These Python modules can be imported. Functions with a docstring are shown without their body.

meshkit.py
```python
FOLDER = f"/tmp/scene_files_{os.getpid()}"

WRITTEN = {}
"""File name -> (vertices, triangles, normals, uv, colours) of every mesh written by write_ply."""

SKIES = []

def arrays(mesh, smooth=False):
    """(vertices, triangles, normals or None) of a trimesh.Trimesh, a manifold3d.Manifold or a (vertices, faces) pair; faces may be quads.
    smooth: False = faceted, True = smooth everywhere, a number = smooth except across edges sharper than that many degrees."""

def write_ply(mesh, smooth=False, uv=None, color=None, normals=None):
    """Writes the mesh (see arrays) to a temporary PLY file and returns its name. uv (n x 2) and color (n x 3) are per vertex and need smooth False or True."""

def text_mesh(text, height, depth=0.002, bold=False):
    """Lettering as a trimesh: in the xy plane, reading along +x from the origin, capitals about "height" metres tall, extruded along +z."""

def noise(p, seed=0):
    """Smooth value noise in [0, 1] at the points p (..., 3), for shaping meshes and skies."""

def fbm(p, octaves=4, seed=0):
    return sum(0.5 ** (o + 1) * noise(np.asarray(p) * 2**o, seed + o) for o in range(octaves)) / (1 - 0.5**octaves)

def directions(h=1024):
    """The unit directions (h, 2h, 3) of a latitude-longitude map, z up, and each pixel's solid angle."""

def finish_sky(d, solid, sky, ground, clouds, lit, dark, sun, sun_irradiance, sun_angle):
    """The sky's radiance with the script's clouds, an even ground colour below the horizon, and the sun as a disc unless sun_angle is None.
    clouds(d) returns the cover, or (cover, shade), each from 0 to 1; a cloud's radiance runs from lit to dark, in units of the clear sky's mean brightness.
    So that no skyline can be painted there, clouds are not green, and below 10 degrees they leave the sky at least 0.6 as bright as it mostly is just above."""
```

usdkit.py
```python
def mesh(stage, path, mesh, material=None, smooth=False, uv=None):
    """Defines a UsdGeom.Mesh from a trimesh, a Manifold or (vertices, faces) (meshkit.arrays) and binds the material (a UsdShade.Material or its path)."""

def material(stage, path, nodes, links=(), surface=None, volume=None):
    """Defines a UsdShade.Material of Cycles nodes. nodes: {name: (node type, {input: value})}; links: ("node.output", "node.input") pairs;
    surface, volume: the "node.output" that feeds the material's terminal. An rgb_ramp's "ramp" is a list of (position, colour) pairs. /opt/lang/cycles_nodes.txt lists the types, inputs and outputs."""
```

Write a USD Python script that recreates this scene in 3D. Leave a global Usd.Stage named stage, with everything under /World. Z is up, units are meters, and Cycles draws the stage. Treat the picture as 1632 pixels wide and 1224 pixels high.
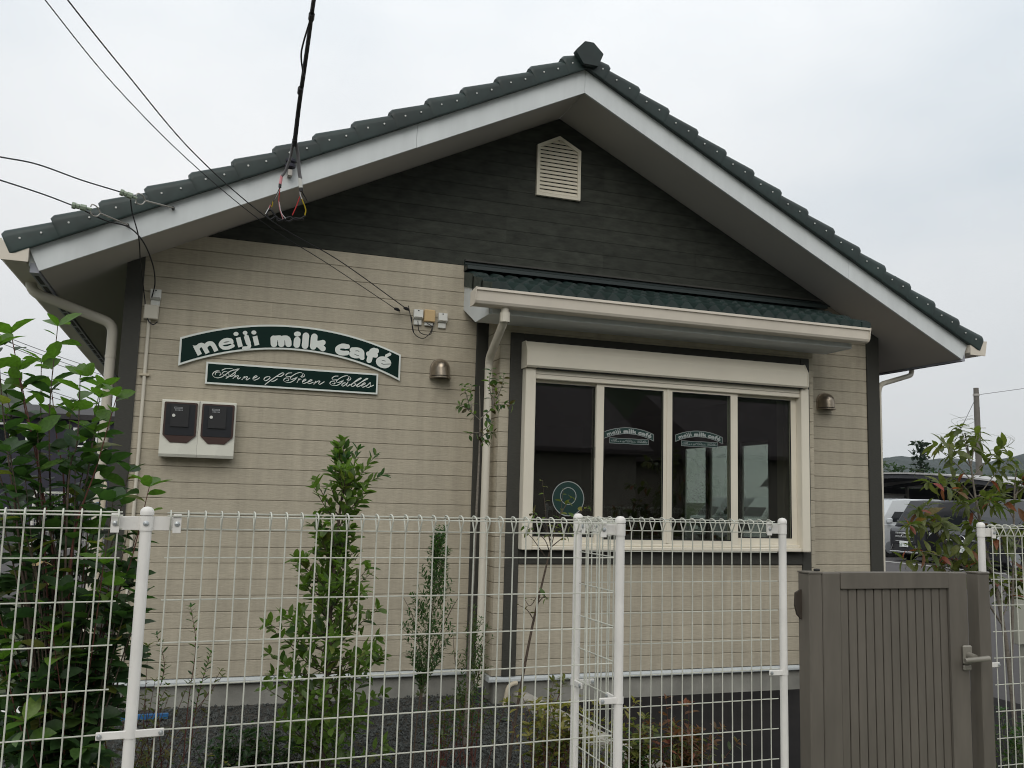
import math, random
import numpy as np
import trimesh
import usdkit
import meshkit
from pxr import Usd, UsdGeom, UsdLux, UsdShade, Gf, Sdf, Vt
from shapely.geometry import Polygon, LineString, Point, box as sbox
from shapely.ops import unary_union
from shapely import affinity
from scipy.spatial import ConvexHull

random.seed(7)
RNG = np.random.default_rng(11)
stage = Usd.Stage.CreateInMemory()
UsdGeom.Xform.Define(stage, '/World')
stage.SetDefaultPrim(stage.GetPrimAtPath('/World'))
UsdGeom.Scope.Define(stage, '/World/Looks')
PI = math.pi

# ------------------------------------------------------------------ camera
FPX, YAW, PITCH, ROLL = 1431.62, 0.32883, 0.12532, 0.02774
EYE = np.array([-2.722, -6.905, 1.534])
FW = np.array([math.sin(YAW) * math.cos(PITCH), math.cos(YAW) * math.cos(PITCH), math.sin(PITCH)])
_r0 = np.array([math.cos(YAW), -math.sin(YAW), 0]); _u0 = np.cross(_r0, FW)
RT = math.cos(ROLL) * _r0 + math.sin(ROLL) * _u0
UP = -math.sin(ROLL) * _r0 + math.cos(ROLL) * _u0
cam = UsdGeom.Camera.Define(stage, '/World/camera')
cam.CreateHorizontalApertureAttr(36.0)
cam.CreateVerticalApertureAttr(27.0)
cam.CreateFocalLengthAttr(36.0 * FPX / 1632)
cam.CreateClippingRangeAttr(Gf.Vec2f(0.05, 20000))
cam.AddTransformOp().Set(Gf.Matrix4d(*RT, 0, *UP, 0, *(-FW), 0, *EYE, 1))
cam.CreateExposureAttr(0.08)

# ------------------------------------------------------------------ sky and sun (overcast)
SUN_EL, SUN_AZ = math.radians(37), math.radians(205)          # azimuth = atan2(x, y) of the direction towards the sun
usdkit.material(stage, '/World/Looks/sky_material', {
    'co': ('texture_coordinate', {}),
    'sky': ('sky_texture', {'sky_type': 'single_scattering', 'sun_disc': False, 'sun_elevation': SUN_EL, 'sun_rotation': SUN_AZ, 'aerosol_density': 2.0}),
    'mp': ('mapping', {'scale': (1.0, 1.0, 2.2)}),
    'n': ('noise_texture', {'scale': 1.2, 'detail': 5.0, 'roughness': 0.5}),
    'cl': ('rgb_ramp', {'ramp': [(0.25, (6.7, 7.5, 8.1)), (0.5, (8.9, 9.2, 9.4)), (0.75, (10.5, 10.5, 10.5))]}),
    'sz': ('separate_xyz', {}),
    'ov': ('map_range', {'from_min': 0.0, 'from_max': 0.6, 'to_min': 0.60, 'to_max': 1.12, 'clamp': True}),
    'cs': ('vector_math', {'math_type': 'scale'}),
    'cov': ('map_range', {'from_min': 0.2, 'from_max': 0.6, 'to_min': 0.86, 'to_max': 0.97, 'clamp': True}),
    'mx': ('mix', {}),
    'bg': ('background_shader', {'strength': 0.1}),
}, [('co.generated', 'mp.vector'), ('mp.vector', 'n.vector'), ('n.fac', 'cl.fac'), ('n.fac', 'cov.value'), ('cov.result', 'mx.fac'),
    ('sky.color', 'mx.color1'), ('co.generated', 'sz.vector'), ('sz.z', 'ov.value'), ('cl.color', 'cs.vector1'), ('ov.result', 'cs.scale'), ('cs.vector', 'mx.color2'), ('mx.color', 'bg.color')], surface='bg.background')
dome = UsdLux.DomeLight.Define(stage, '/World/sky')
UsdShade.MaterialBindingAPI.Apply(dome.GetPrim()).Bind(UsdShade.Material.Get(stage, '/World/Looks/sky_material'))
dome.GetPrim().SetCustomDataByKey('kind', 'structure')
sun = UsdLux.DistantLight.Define(stage, '/World/sun')
sun.CreateIntensityAttr(0.27); sun.CreateAngleAttr(45.0); sun.CreateNormalizeAttr(True)
sun.CreateColorAttr(Gf.Vec3f(1.0, 0.96, 0.9))
_s = np.array([math.cos(SUN_EL) * math.sin(SUN_AZ), math.cos(SUN_EL) * math.cos(SUN_AZ), math.sin(SUN_EL)])
_x = np.cross([0, 0, 1.0], _s); _x /= np.linalg.norm(_x); _y = np.cross(_s, _x)
sun.AddTransformOp().Set(Gf.Matrix4d(*_x, 0, *_y, 0, *_s, 0, 0, 0, 50, 1))
sun.GetPrim().SetCustomDataByKey('kind', 'structure')

# ------------------------------------------------------------------ helpers
USED, ORIGIN = {}, {}

def numbered(parent, name):
    k = (parent, name); n = USED.get(k, 0); USED[k] = n + 1
    return f'{parent}/{name}' if n == 0 else f'{parent}/{name}_{n:03d}'

def tag(prim, label=None, cat=None, group=None, kind=None):
    for k, v in (('label', label), ('category', cat), ('group', group), ('kind', kind)):
        if v:
            prim.SetCustomDataByKey(k, v)
    return prim

def thing(name, label, cat, loc=(0, 0, 0), group=None, kind=None):
    p = numbered('/World', name)
    x = UsdGeom.Xform.Define(stage, p); x.AddTranslateOp().Set(Gf.Vec3d(*map(float, loc)))
    ORIGIN[p] = np.asarray(loc, float)
    tag(x.GetPrim(), label, cat, group, kind)
    return p

def origin(parent):
    return ORIGIN.get('/'.join(parent.split('/')[:3]), np.zeros(3))

def emit(name, v, f, mat, parent='/World', smooth=False, label=None, cat=None, group=None, kind=None):
    p = numbered(parent, name)
    v = np.asarray(v, float)
    if parent != '/World':
        v = v - origin(parent)
    usdkit.mesh(stage, p, (v, np.asarray(f, int)), MAT[mat], smooth=smooth)
    tag(stage.GetPrimAtPath(p), label, cat, group, kind)
    return p

class MB:
    """Collects shapes and makes them ONE mesh."""
    def __init__(self): self.v, self.f, self.n = [], [], 0
    def add(self, v, f):
        v = np.asarray(v, float); f = np.asarray(f, int)
        self.v.append(v); self.f.append(f + self.n); self.n += len(v); return self
    def tm(self, m): return self.add(m.vertices, m.faces)
    def box(self, x0, x1, y0, y1, z0, z1):
        return self.tm(trimesh.creation.box(bounds=[[min(x0, x1), min(y0, y1), min(z0, z1)], [max(x0, x1), max(y0, y1), max(z0, z1)]]))
    def hull(self, pts):
        pts = np.asarray(pts, float); h = ConvexHull(pts); c = pts[h.vertices].mean(0)
        f = h.simplices.copy()
        a, b, d = pts[f[:, 0]], pts[f[:, 1]], pts[f[:, 2]]
        flip = ((np.cross(b - a, d - a)) * (a - c)).sum(1) < 0
        f[flip] = f[flip][:, ::-1]
        idx = {o: i for i, o in enumerate(h.vertices)}
        return self.add(pts[h.vertices], np.vectorize(idx.get)(f))
    def cbox(self, x0, x1, y0, y1, z0, z1, c=.004):
        x0, x1 = sorted((x0, x1)); y0, y1 = sorted((y0, y1)); z0, z1 = sorted((z0, z1))
        p = []
        for sx, X in ((1, x0), (-1, x1)):
            for sy, Y in ((1, y0), (-1, y1)):
                for sz, Z in ((1, z0), (-1, z1)):
                    p += [(X + sx * c, Y + sy * c, Z), (X + sx * c, Y, Z + sz * c), (X, Y + sy * c, Z + sz * c)]
        return self.hull(p)
    def obox(self, cen, ax, half, c=0):
        """box with axes ax (3 rows) and half sizes."""
        m = MB()
        (m.cbox(-half[0], half[0], -half[1], half[1], -half[2], half[2], c) if c else m.box(-half[0], half[0], -half[1], half[1], -half[2], half[2]))
        v = np.vstack(m.v) @ np.asarray(ax, float) + np.asarray(cen, float)
        return self.add(v, np.vstack(m.f))
    def bar(self, a, b, w, h, up=(0, 0, 1), c=0):
        a, b = np.asarray(a, float), np.asarray(b, float); d = b - a; L = np.linalg.norm(d); d /= L
        s = np.cross(up, d); s /= np.linalg.norm(s); u = np.cross(d, s)
        return self.obox((a + b) / 2, [d, s, u], (L / 2, w / 2, h / 2), c)
    def poly_xz(self, poly, y0, y1):
        """shapely polygon in x, z, extruded between y0 and y1."""
        for g in getattr(poly, 'geoms', [poly]):
            if g.is_empty or g.area < 1e-9: continue
            m = trimesh.creation.extrude_polygon(g, 1.0, engine='earcut')
            v = m.vertices; w = np.stack([v[:, 0], y0 + (y1 - y0) * v[:, 2], v[:, 1]], 1)
            self.add(w, m.faces[:, ::-1] if y1 > y0 else m.faces)
        return self
    def poly_yz(self, poly, x0, x1):
        for g in getattr(poly, 'geoms', [poly]):
            if g.is_empty or g.area < 1e-9: continue
            m = trimesh.creation.extrude_polygon(g, 1.0, engine='earcut')
            v = m.vertices; w = np.stack([x0 + (x1 - x0) * v[:, 2], v[:, 0], v[:, 1]], 1)
            self.add(w, m.faces if x1 > x0 else m.faces[:, ::-1])
        return self
    def poly_xy(self, poly, z0, z1):
        for g in getattr(poly, 'geoms', [poly]):
            if g.is_empty or g.area < 1e-9: continue
            m = trimesh.creation.extrude_polygon(g, 1.0, engine='earcut')
            v = m.vertices.copy(); v[:, 2] = z0 + (z1 - z0) * v[:, 2]
            self.add(v, m.faces)
        return self
    def tube(self, path, r, n=8, caps=True):
        p = np.asarray(path, float); r = np.broadcast_to(np.asarray(r, float), len(p))
        t = np.gradient(p, axis=0); t /= np.maximum(np.linalg.norm(t, axis=1, keepdims=True), 1e-12)
        ref = np.array([0, 0, 1.0]) if abs(t[0][2]) < .9 else np.array([1.0, 0, 0])
        u = np.cross(t[0], ref); u /= np.linalg.norm(u); V = []
        a = np.arange(n) * 2 * PI / n
        for i in range(len(p)):
            u = u - t[i] * (u @ t[i]); u /= np.linalg.norm(u); w = np.cross(t[i], u)
            V.append(p[i] + r[i] * (np.cos(a)[:, None] * u + np.sin(a)[:, None] * w))
        V = np.vstack(V); F = []
        for i in range(len(p) - 1):
            for k in range(n):
                A, B_, C, D = i * n + k, i * n + (k + 1) % n, (i + 1) * n + (k + 1) % n, (i + 1) * n + k
                F += [(A, B_, C), (A, C, D)]
        if caps:
            c0 = len(V); V = np.vstack([V, p[:1], p[-1:]]); e = (len(p) - 1) * n
            for k in range(n):
                F += [(c0, (k + 1) % n, k), (c0 + 1, e + k, e + (k + 1) % n)]
        return self.add(V, F)
    def lathe(self, cx, cy, prof, n=16):
        prof = np.asarray(prof, float); a = np.arange(n) * 2 * PI / n; V = []; F = []
        for r, z in prof:
            V.append(np.stack([cx + r * np.cos(a), cy + r * np.sin(a), np.full(n, z)], 1))
        V = np.vstack(V)
        for i in range(len(prof) - 1):
            for k in range(n):
                A, B_, C, D = i * n + k, i * n + (k + 1) % n, (i + 1) * n + (k + 1) % n, (i + 1) * n + k
                F += [(A, B_, C), (A, C, D)]
        return self.add(V, F)
    def build(self, name, mat, parent='/World', smooth=False, **k):
        return emit(name, np.vstack(self.v), np.vstack(self.f), mat, parent, smooth, **k)

def spline(pts, n=8):
    p = np.asarray(pts, float)
    if len(p) < 3: return np.linspace(p[0], p[-1], n)
    p = np.vstack([2 * p[0] - p[1], p, 2 * p[-1] - p[-2]]); out = []
    for i in range(1, len(p) - 2):
        for t in np.linspace(0, 1, n, endpoint=False):
            a, b, c, d = p[i - 1:i + 3]
            out.append(.5 * ((2 * b) + (-a + c) * t + (2 * a - 5 * b + 4 * c - d) * t * t + (-a + 3 * b - 3 * c + d) * t ** 3))
    out.append(p[-2]); return np.array(out)

def at(px, py, Y):
    """a point of the place on the plane y = Y, read off the photograph's pixel (px, py)"""
    d = FW * FPX + RT * (px - 816) - UP * (py - 612)
    return EYE + (Y - EYE[1]) / d[1] * d

def at_ground(px, py, z=0.0):
    d = FW * FPX + RT * (px - 816) - UP * (py - 612)
    return EYE + (z - EYE[2]) / d[2] * d

# ------------------------------------------------------------------ materials
MAT = {}
def mat(name, base, rough=.6, var=.12, scale=4.0, stretch=(1, 1, 1), bump=0.0, bscale=60.0, bstretch=(1, 1, 1), rand=0.0, spec=.4, metal=0.0, coat=0.0, dirt=0.0, tint=None, dstretch=(1, 1, 1)):
    base = np.asarray(base, float)
    lo, hi = base * (1 - var), base * (1 + var)
    if tint is not None: hi = np.asarray(tint, float)
    N = {'g': ('geometry', {}), 'm': ('mapping', {'scale': stretch}), 'n': ('noise_texture', {'scale': scale, 'detail': 5.0, 'roughness': .6}),
         'r': ('rgb_ramp', {'ramp': [(0.3, lo), (0.7, hi)]}),
         'p': ('principled_bsdf', {'roughness': rough, 'specular_ior_level': spec, 'metallic': metal, 'coat_weight': coat})}
    L = [('g.position', 'm.vector'), ('m.vector', 'n.vector'), ('n.fac', 'r.fac')]
    col = 'r.color'
    if rand:
        N.update({'oi': ('object_info', {}), 'mr': ('map_range', {'from_min': 0.0, 'from_max': 1.0, 'to_min': 1 - rand, 'to_max': 1 + rand}), 'sc': ('vector_math', {'math_type': 'scale'})})
        L += [('oi.random', 'mr.value'), (col, 'sc.vector1'), ('mr.result', 'sc.scale')]; col = 'sc.vector'
    if dirt:
        N.update({'dk': ('mapping', {'scale': dstretch}), 'dn': ('noise_texture', {'scale': 1.7, 'detail': 6.0, 'roughness': .65}), 'dm': ('map_range', {'from_min': .35, 'from_max': .7, 'to_min': 1 - dirt, 'to_max': 1.0, 'clamp': True}), 'ds': ('vector_math', {'math_type': 'scale'})})
        L += [('g.position', 'dk.vector'), ('dk.vector', 'dn.vector'), ('dn.fac', 'dm.value'), (col, 'ds.vector1'), ('dm.result', 'ds.scale')]; col = 'ds.vector'
    L.append((col, 'p.base_color'))
    if bump:
        N.update({'bm': ('mapping', {'scale': bstretch}), 'bn': ('noise_texture', {'scale': bscale, 'detail': 4.0, 'roughness': .6}), 'b': ('bump', {'strength': bump, 'distance': .004})})
        L += [('g.position', 'bm.vector'), ('bm.vector', 'bn.vector'), ('bn.fac', 'b.height'), ('b.normal', 'p.normal')]
    MAT[name] = usdkit.material(stage, '/World/Looks/' + name, N, L, surface='p.BSDF')

def leafmat(name, dark, light, young=None, rough=.42, trans=.35):
    N = {'oi': ('object_info', {}), 'g': ('geometry', {}), 'a': ('math', {'math_type': 'add'}), 'fr': ('math', {'math_type': 'fraction'}),
         'r': ('rgb_ramp', {'ramp': [(0.0, dark), (0.55, tuple((np.array(dark) + np.array(light)) / 2)), (0.9, light), (1.0, young or light)]}),
         'p': ('principled_bsdf', {'roughness': rough, 'specular_ior_level': .4}), 't': ('translucent_bsdf', {}), 'x': ('mix_closure', {'fac': trans}),
         'n': ('noise_texture', {'scale': 90.0, 'detail': 3.0}), 'mr': ('map_range', {'from_min': .3, 'from_max': .7, 'to_min': .8, 'to_max': 1.2}), 's': ('vector_math', {'math_type': 'scale'}),
         's2': ('vector_math', {'math_type': 'multiply', 'vector2': (1.3, 1.5, .7)})}
    L = [('oi.random', 'a.value1'), ('g.random_per_island', 'a.value2'), ('a.value', 'fr.value1'), ('fr.value', 'r.fac'), ('g.position', 'n.vector'), ('n.fac', 'mr.value'),
         ('r.color', 's.vector1'), ('mr.result', 's.scale'), ('s.vector', 'p.base_color'), ('s.vector', 's2.vector1'), ('s2.vector', 't.color'), ('p.BSDF', 'x.closure1'), ('t.BSDF', 'x.closure2')]
    MAT[name] = usdkit.material(stage, '/World/Looks/' + name, N, L, surface='x.closure')

mat('cream_siding', (.445, .397, .305), rough=.75, var=.10, scale=14, stretch=(1, 1, 9), bump=.6, bscale=35, bstretch=(1, 1, 14), rand=.05, dirt=.16, dstretch=(7, 7, .7))
mat('dark_siding', (.039, .042, .034), rough=.8, var=.35, scale=7, stretch=(1, 1, 3), bump=.5, bscale=35, bstretch=(1, 1, 14), rand=.10, spec=.25, dirt=.10)
mat('groove', (.21, .18, .135), rough=.9)
mat('dark_groove', (.016, .016, .015), rough=.9)
mat('dark_trim', (.040, .039, .032), rough=.65, var=.25, scale=20, stretch=(2, 2, 20), bump=.3, bscale=60, bstretch=(1, 1, 10))
mat('barge_white', (.64, .67, .67), rough=.55, var=.04, scale=2, bump=.08, bscale=200, dirt=.10, dstretch=(6, 6, .8))
mat('soffit', (.46, .43, .395), rough=.8, var=.05, scale=60, bump=.15, bscale=250)
mat('vent_metal', (.36, .37, .42), rough=.5)
mat('green_tile', (.0155, .030, .027), rough=.45, var=.28, scale=9, bump=.3, bscale=180, rand=.18, spec=.4, dirt=.3)
mat('nail', (.55, .55, .53), rough=.4)
mat('gutter_cream', (.66, .60, .51), rough=.42, var=.04, scale=3, dirt=.10)
mat('pipe_cream', (.60, .56, .47), rough=.45, var=.04, scale=3, dirt=.08)
mat('pipe_small', (.50, .44, .33), rough=.5, var=.05)
mat('flashing', (.50, .53, .53), rough=.4, var=.05, scale=3, dirt=.1)
mat('concrete', (.27, .265, .235), rough=.9, var=.16, scale=3.5, bump=.6, bscale=70, dirt=.25)
mat('kerb_concrete', (.42, .40, .35), rough=.9, var=.15, scale=7, bump=.6, bscale=90, dirt=.2)
mat('window_cream', (.69, .64, .53), rough=.4, var=.03, scale=2, dirt=.05)
mat('rubber', (.015, .015, .014), rough=.6)
mat('vent_cream', (.70, .65, .53), rough=.5, var=.04)
mat('sign_green', (.0015, .017, .0125), rough=.4, var=.1, scale=5, spec=.15)
mat('green_flashing', (.010, .018, .017), rough=.5)
mat('sign_white', (.66, .69, .65), rough=.45, var=.03)
mat('decal_white', (.30, .32, .31), rough=.6)
mat('decal_green', (.006, .03, .025), rough=.5)
mat('meter_white', (.62, .61, .53), rough=.4, var=.03)
mat('meter_brown', (.045, .022, .017), rough=.35)
mat('meter_black', (.012, .013, .016), rough=.3)
mat('lamp_metal', (.30, .255, .20), rough=.32, metal=.85, var=.15, scale=30)
mat('box_white', (.62, .62, .58), rough=.45)
mat('box_tan', (.52, .37, .19), rough=.5)
mat('cable_black', (.012, .012, .013), rough=.55)
mat('cable_grey', (.13, .125, .13), rough=.5)
mat('wire_red', (.45, .03, .03), rough=.4)
mat('wire_yellow', (.45, .33, .02), rough=.4)
mat('wire_white', (.7, .7, .7), rough=.4)
mat('wire_pink', (.6, .25, .27), rough=.4)
mat('insulator', (.22, .27, .20), rough=.4)
mat('hook_metal', (.35, .33, .30), rough=.4, metal=.7)
mat('fence_white', (.72, .70, .66), rough=.42, var=.06, scale=9, dirt=.14, dstretch=(6, 6, 1.2))
mat('brown_plastic', (.045, .036, .028), rough=.5)
mat('wire_white_coat', (.57, .575, .50), rough=.45, var=.10, scale=25, dirt=.26)
mat('bolt', (.40, .42, .42), rough=.35, metal=.6)
mat('gate_brown', (.127, .113, .093), rough=.48, var=.09, scale=5, stretch=(3, 3, .6), bump=.15, bscale=400, dirt=.20, dstretch=(5, 5, .9))
mat('gate_handle', (.24, .225, .19), rough=.35, metal=.3)
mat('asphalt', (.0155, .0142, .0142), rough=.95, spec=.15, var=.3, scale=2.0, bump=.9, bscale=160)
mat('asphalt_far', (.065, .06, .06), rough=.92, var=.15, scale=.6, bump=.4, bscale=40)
mat('soil', (.05, .047, .04), rough=.95, var=.3, scale=6, bump=.8, bscale=90)
mat('field', (.06, .075, .035), rough=.95, var=.35, scale=.15)
mat('gravel', (.115, .125, .125), rough=.85, var=.4, scale=40, bump=.3, bscale=300)
mat('road_paint', (.55, .55, .52), rough=.7, dirt=.2)
mat('bark', (.075, .055, .04), rough=.9, var=.3, scale=50, bump=.6, bscale=120)
mat('bark_grey', (.16, .14, .115), rough=.9, var=.3, scale=60, bump=.6, bscale=120)
mat('stem_red', (.10, .035, .025), rough=.7, var=.3, scale=60)
mat('stem_green', (.08, .10, .035), rough=.7, var=.3, scale=60)
mat('blue_plastic', (.03, .12, .28), rough=.4)
mat('navy_wall', (.030, .029, .042), rough=.8, var=.1, scale=2)
mat('dark_roof', (.024, .022, .022), rough=.7, var=.2, scale=3)
mat('mauve_roof', (.16, .13, .14), rough=.6, var=.1, scale=3)
mat('white_trim', (.65, .65, .63), rough=.5)
mat('pole_concrete', (.125, .115, .10), rough=.85, var=.12, scale=4)
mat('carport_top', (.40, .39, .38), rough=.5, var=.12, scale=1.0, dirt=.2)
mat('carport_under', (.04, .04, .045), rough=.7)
mat('steel', (.38, .36, .33), rough=.4, metal=.5)
mat('car_white', (.48, .50, .51), rough=.25, coat=.6, var=.02)
mat('car_black', (.008, .008, .010), rough=.4, coat=.25, var=.05)
mat('car_silver', (.32, .34, .36), rough=.3, coat=.5, metal=.4)
mat('chrome', (.7, .7, .7), rough=.15, metal=1.0, var=.02)
mat('headlight', (.6, .62, .65), rough=.1, coat=.8)
mat('plate', (.70, .72, .70), rough=.5)
mat('plate_ink', (.02, .08, .05), rough=.6)
mat('plastic_black', (.015, .015, .016), rough=.5)
mat('tyre', (.014, .014, .014), rough=.85)
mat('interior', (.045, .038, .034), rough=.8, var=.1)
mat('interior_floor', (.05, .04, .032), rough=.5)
mat('hill_green', (.016, .026, .022), rough=.95, var=.55, scale=.02, bump=0)
mat('hill_near', (.030, .042, .020), rough=.95, var=.6, scale=.09)
mat('plaster_house', (.24, .215, .18), rough=.85, var=.06)
mat('roof_tile_far', (.06, .045, .045), rough=.6, var=.2, scale=2)
mat('sign_board_grey', (.34, .34, .29), rough=.7, var=.06)
leafmat('leaf_broad', (.015, .038, .014), (.050, .098, .024), (.09, .14, .03))
leafmat('leaf_young', (.055, .12, .018), (.11, .19, .03), (.15, .22, .045))
leafmat('leaf_laurel', (.030, .066, .016), (.095, .155, .026), (.16, .19, .04))
mat('meter_label', (.30, .31, .32), rough=.4)
leafmat('leaf_small', (.025, .062, .020), (.06, .12, .035), (.09, .16, .04))
leafmat('leaf_olive', (.06, .075, .018), (.13, .14, .03), (.20, .18, .04))
leafmat('leaf_red', (.09, .05, .02), (.20, .07, .035), (.26, .05, .05))
leafmat('leaf_sour', (.055, .078, .020), (.125, .14, .035), (.14, .07, .03))
leafmat('leaf_dry', (.035, .028, .012), (.07, .06, .02))
leafmat('leaf_weed', (.035, .06, .015), (.11, .12, .03), (.18, .09, .03))
leafmat('leaf_far', (.014, .028, .012), (.035, .06, .022))
leafmat('leaf_conifer', (.010, .020, .012), (.022, .040, .022))
MAT['glass'] = usdkit.material(stage, '/World/Looks/glass', {
    'fr': ('layer_weight', {'blend': .5}), 'pw': ('math', {'math_type': 'power', 'value2': 5.0}), 'mf': ('math', {'math_type': 'multiply_add', 'value2': .9, 'value3': .07, 'use_clamp': True}), 't': ('transparent_bsdf', {'color': (.70, .73, .70)}), 'gl': ('glossy_bsdf', {'color': (1, 1, 1), 'roughness': .012}), 'x': ('mix_closure', {})},
    [('fr.facing', 'pw.value1'), ('pw.value', 'mf.value1'), ('mf.value', 'x.fac'), ('t.BSDF', 'x.closure1'), ('gl.BSDF', 'x.closure2')], surface='x.closure')
MAT['car_glass'] = usdkit.material(stage, '/World/Looks/car_glass', {'p': ('principled_bsdf', {'base_color': (.012, .014, .016), 'roughness': .08, 'specular_ior_level': .25})}, [], surface='p.BSDF')
# ================================================================== ground
def sheet(name, poly, z, m, label=None, cat=None, kind='structure'):
    b = MB(); b.poly_xy(poly, z - .03, z)
    return b.build(name, m, kind=kind, label=label, cat=cat)

ground = sheet('ground', sbox(-2500, -2500, 2500, 2500), -.06, 'field')
KERB_A, KERB_B = np.array([-.345, -.30]), np.array([-.185, -2.62])
gravel_poly = Polygon([(-6.5, -3.3), (-6.5, -.0), (-3.31, .02), (-.40, .02), (-.40, -.30), (-.33, -.33), (-.205, -2.62), (-.205, -3.3)])
lot_poly = Polygon([(-.19, -3.2), (-.19, -2.60), (-.345, -.29), (-.40, .02), (-3.31, .02), (-3.31, 7.1), (-45, 7.1), (-45, 45), (60, 45), (60, -3.2)])
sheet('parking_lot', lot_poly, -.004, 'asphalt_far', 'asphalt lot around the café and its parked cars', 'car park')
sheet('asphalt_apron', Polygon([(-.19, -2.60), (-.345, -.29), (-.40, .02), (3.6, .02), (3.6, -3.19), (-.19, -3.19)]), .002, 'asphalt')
sheet('gravel_bed', gravel_poly, .004, 'soil')
sheet('road', sbox(-200, -14, 200, -5.6), -.05, 'asphalt_far')
sheet('pavement', sbox(-200, -5.58, 200, -4.2), -.02, 'concrete')

def gravel_stones():
    n = 52000
    xs = RNG.uniform(-4.6, -.2, n); ys = -2.9 * RNG.random(n) ** .8
    ok = ~((xs > -.58) & (ys > -.36)) & (xs < -.36 - .055 * (ys + .3))
    xs, ys = xs[ok], ys[ok]; n = len(xs)
    base = np.array([[1, 0, 0], [-1, 0, 0], [0, 1, 0], [0, -1, 0], [0, 0, 1], [0, 0, -1]], float)
    F = np.array([[0, 2, 4], [2, 1, 4], [1, 3, 4], [3, 0, 4], [2, 0, 5], [1, 2, 5], [3, 1, 5], [0, 3, 5]])
    s = RNG.lognormal(math.log(.0062), .42, n)
    V = base[None] * RNG.uniform(.6, 1.35, (n, 6, 3)) * s[:, None, None] * np.array([1, 1, .7])
    A = RNG.normal(size=(n, 3, 3)); Q, _ = np.linalg.qr(A)
    V = np.einsum('nij,njk->nik', V, Q)
    V += np.stack([xs, ys, .006 + s * .45 + .010 * meshkit.noise(np.stack([xs * 3, ys * 3, xs * 0], 1))], 1)[:, None]
    Fa = (F[None] + 6 * np.arange(n)[:, None, None]).reshape(-1, 3)
    emit('gravel', V.reshape(-1, 3), Fa, 'gravel_stone', label='grey blue crushed gravel covering the strip in front of the wall', cat='gravel', kind='stuff')
N = {'g': ('geometry', {}), 'r': ('rgb_ramp', {'ramp': [(0, (.055, .06, .056)), (.5, (.125, .135, .126)), (.85, (.22, .23, .21)), (1, (.50, .48, .44))]}), 'p': ('principled_bsdf', {'roughness': .8})}
MAT['gravel_stone'] = usdkit.material(stage, '/World/Looks/gravel_stone', N, [('g.random_per_island', 'r.fac'), ('r.color', 'p.base_color')], surface='p.BSDF')
gravel_stones()
kd = KERB_B - KERB_A; kl = np.linalg.norm(kd); kd /= kl
ks = MB()
kp = thing('concrete_kerb', 'pale concrete kerb between the gravel strip and the asphalt', 'kerb', (KERB_A[0], KERB_A[1], 0))
for i in range(4):
    a, b_ = KERB_A + kd * (kl * i / 4 + .003), KERB_A + kd * (kl * (i + 1) / 4 - .003)
    MB().bar((*a, .03), (*b_, .03), .115, .10, c=.008).build('kerb_block', 'kerb_concrete', kp)

# ================================================================== the house
ROOF0, SLOPE = 4.79, .497            # underside of the soffit: z = ROOF0 - SLOPE |x|
HW, HD, OV = 3.31, 7.0, -.545        # half width, depth, y of the gable board's face
PITCHZ, Z0 = .114, 3.2845            # groove spacing, reference groove
BX0, BX1, BY = -.585, 2.312, -.345   # window bay
house = thing('cafe_house', 'single storey café with cream siding, dark gable and green tiled roof', 'building', (0, 0, 0))
gable = Polygon([(-HW, .205), (HW, .205), (HW, ROOF0 - SLOPE * HW - .004), (0, ROOF0 - .004), (-HW, ROOF0 - SLOPE * HW - .004)])

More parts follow.
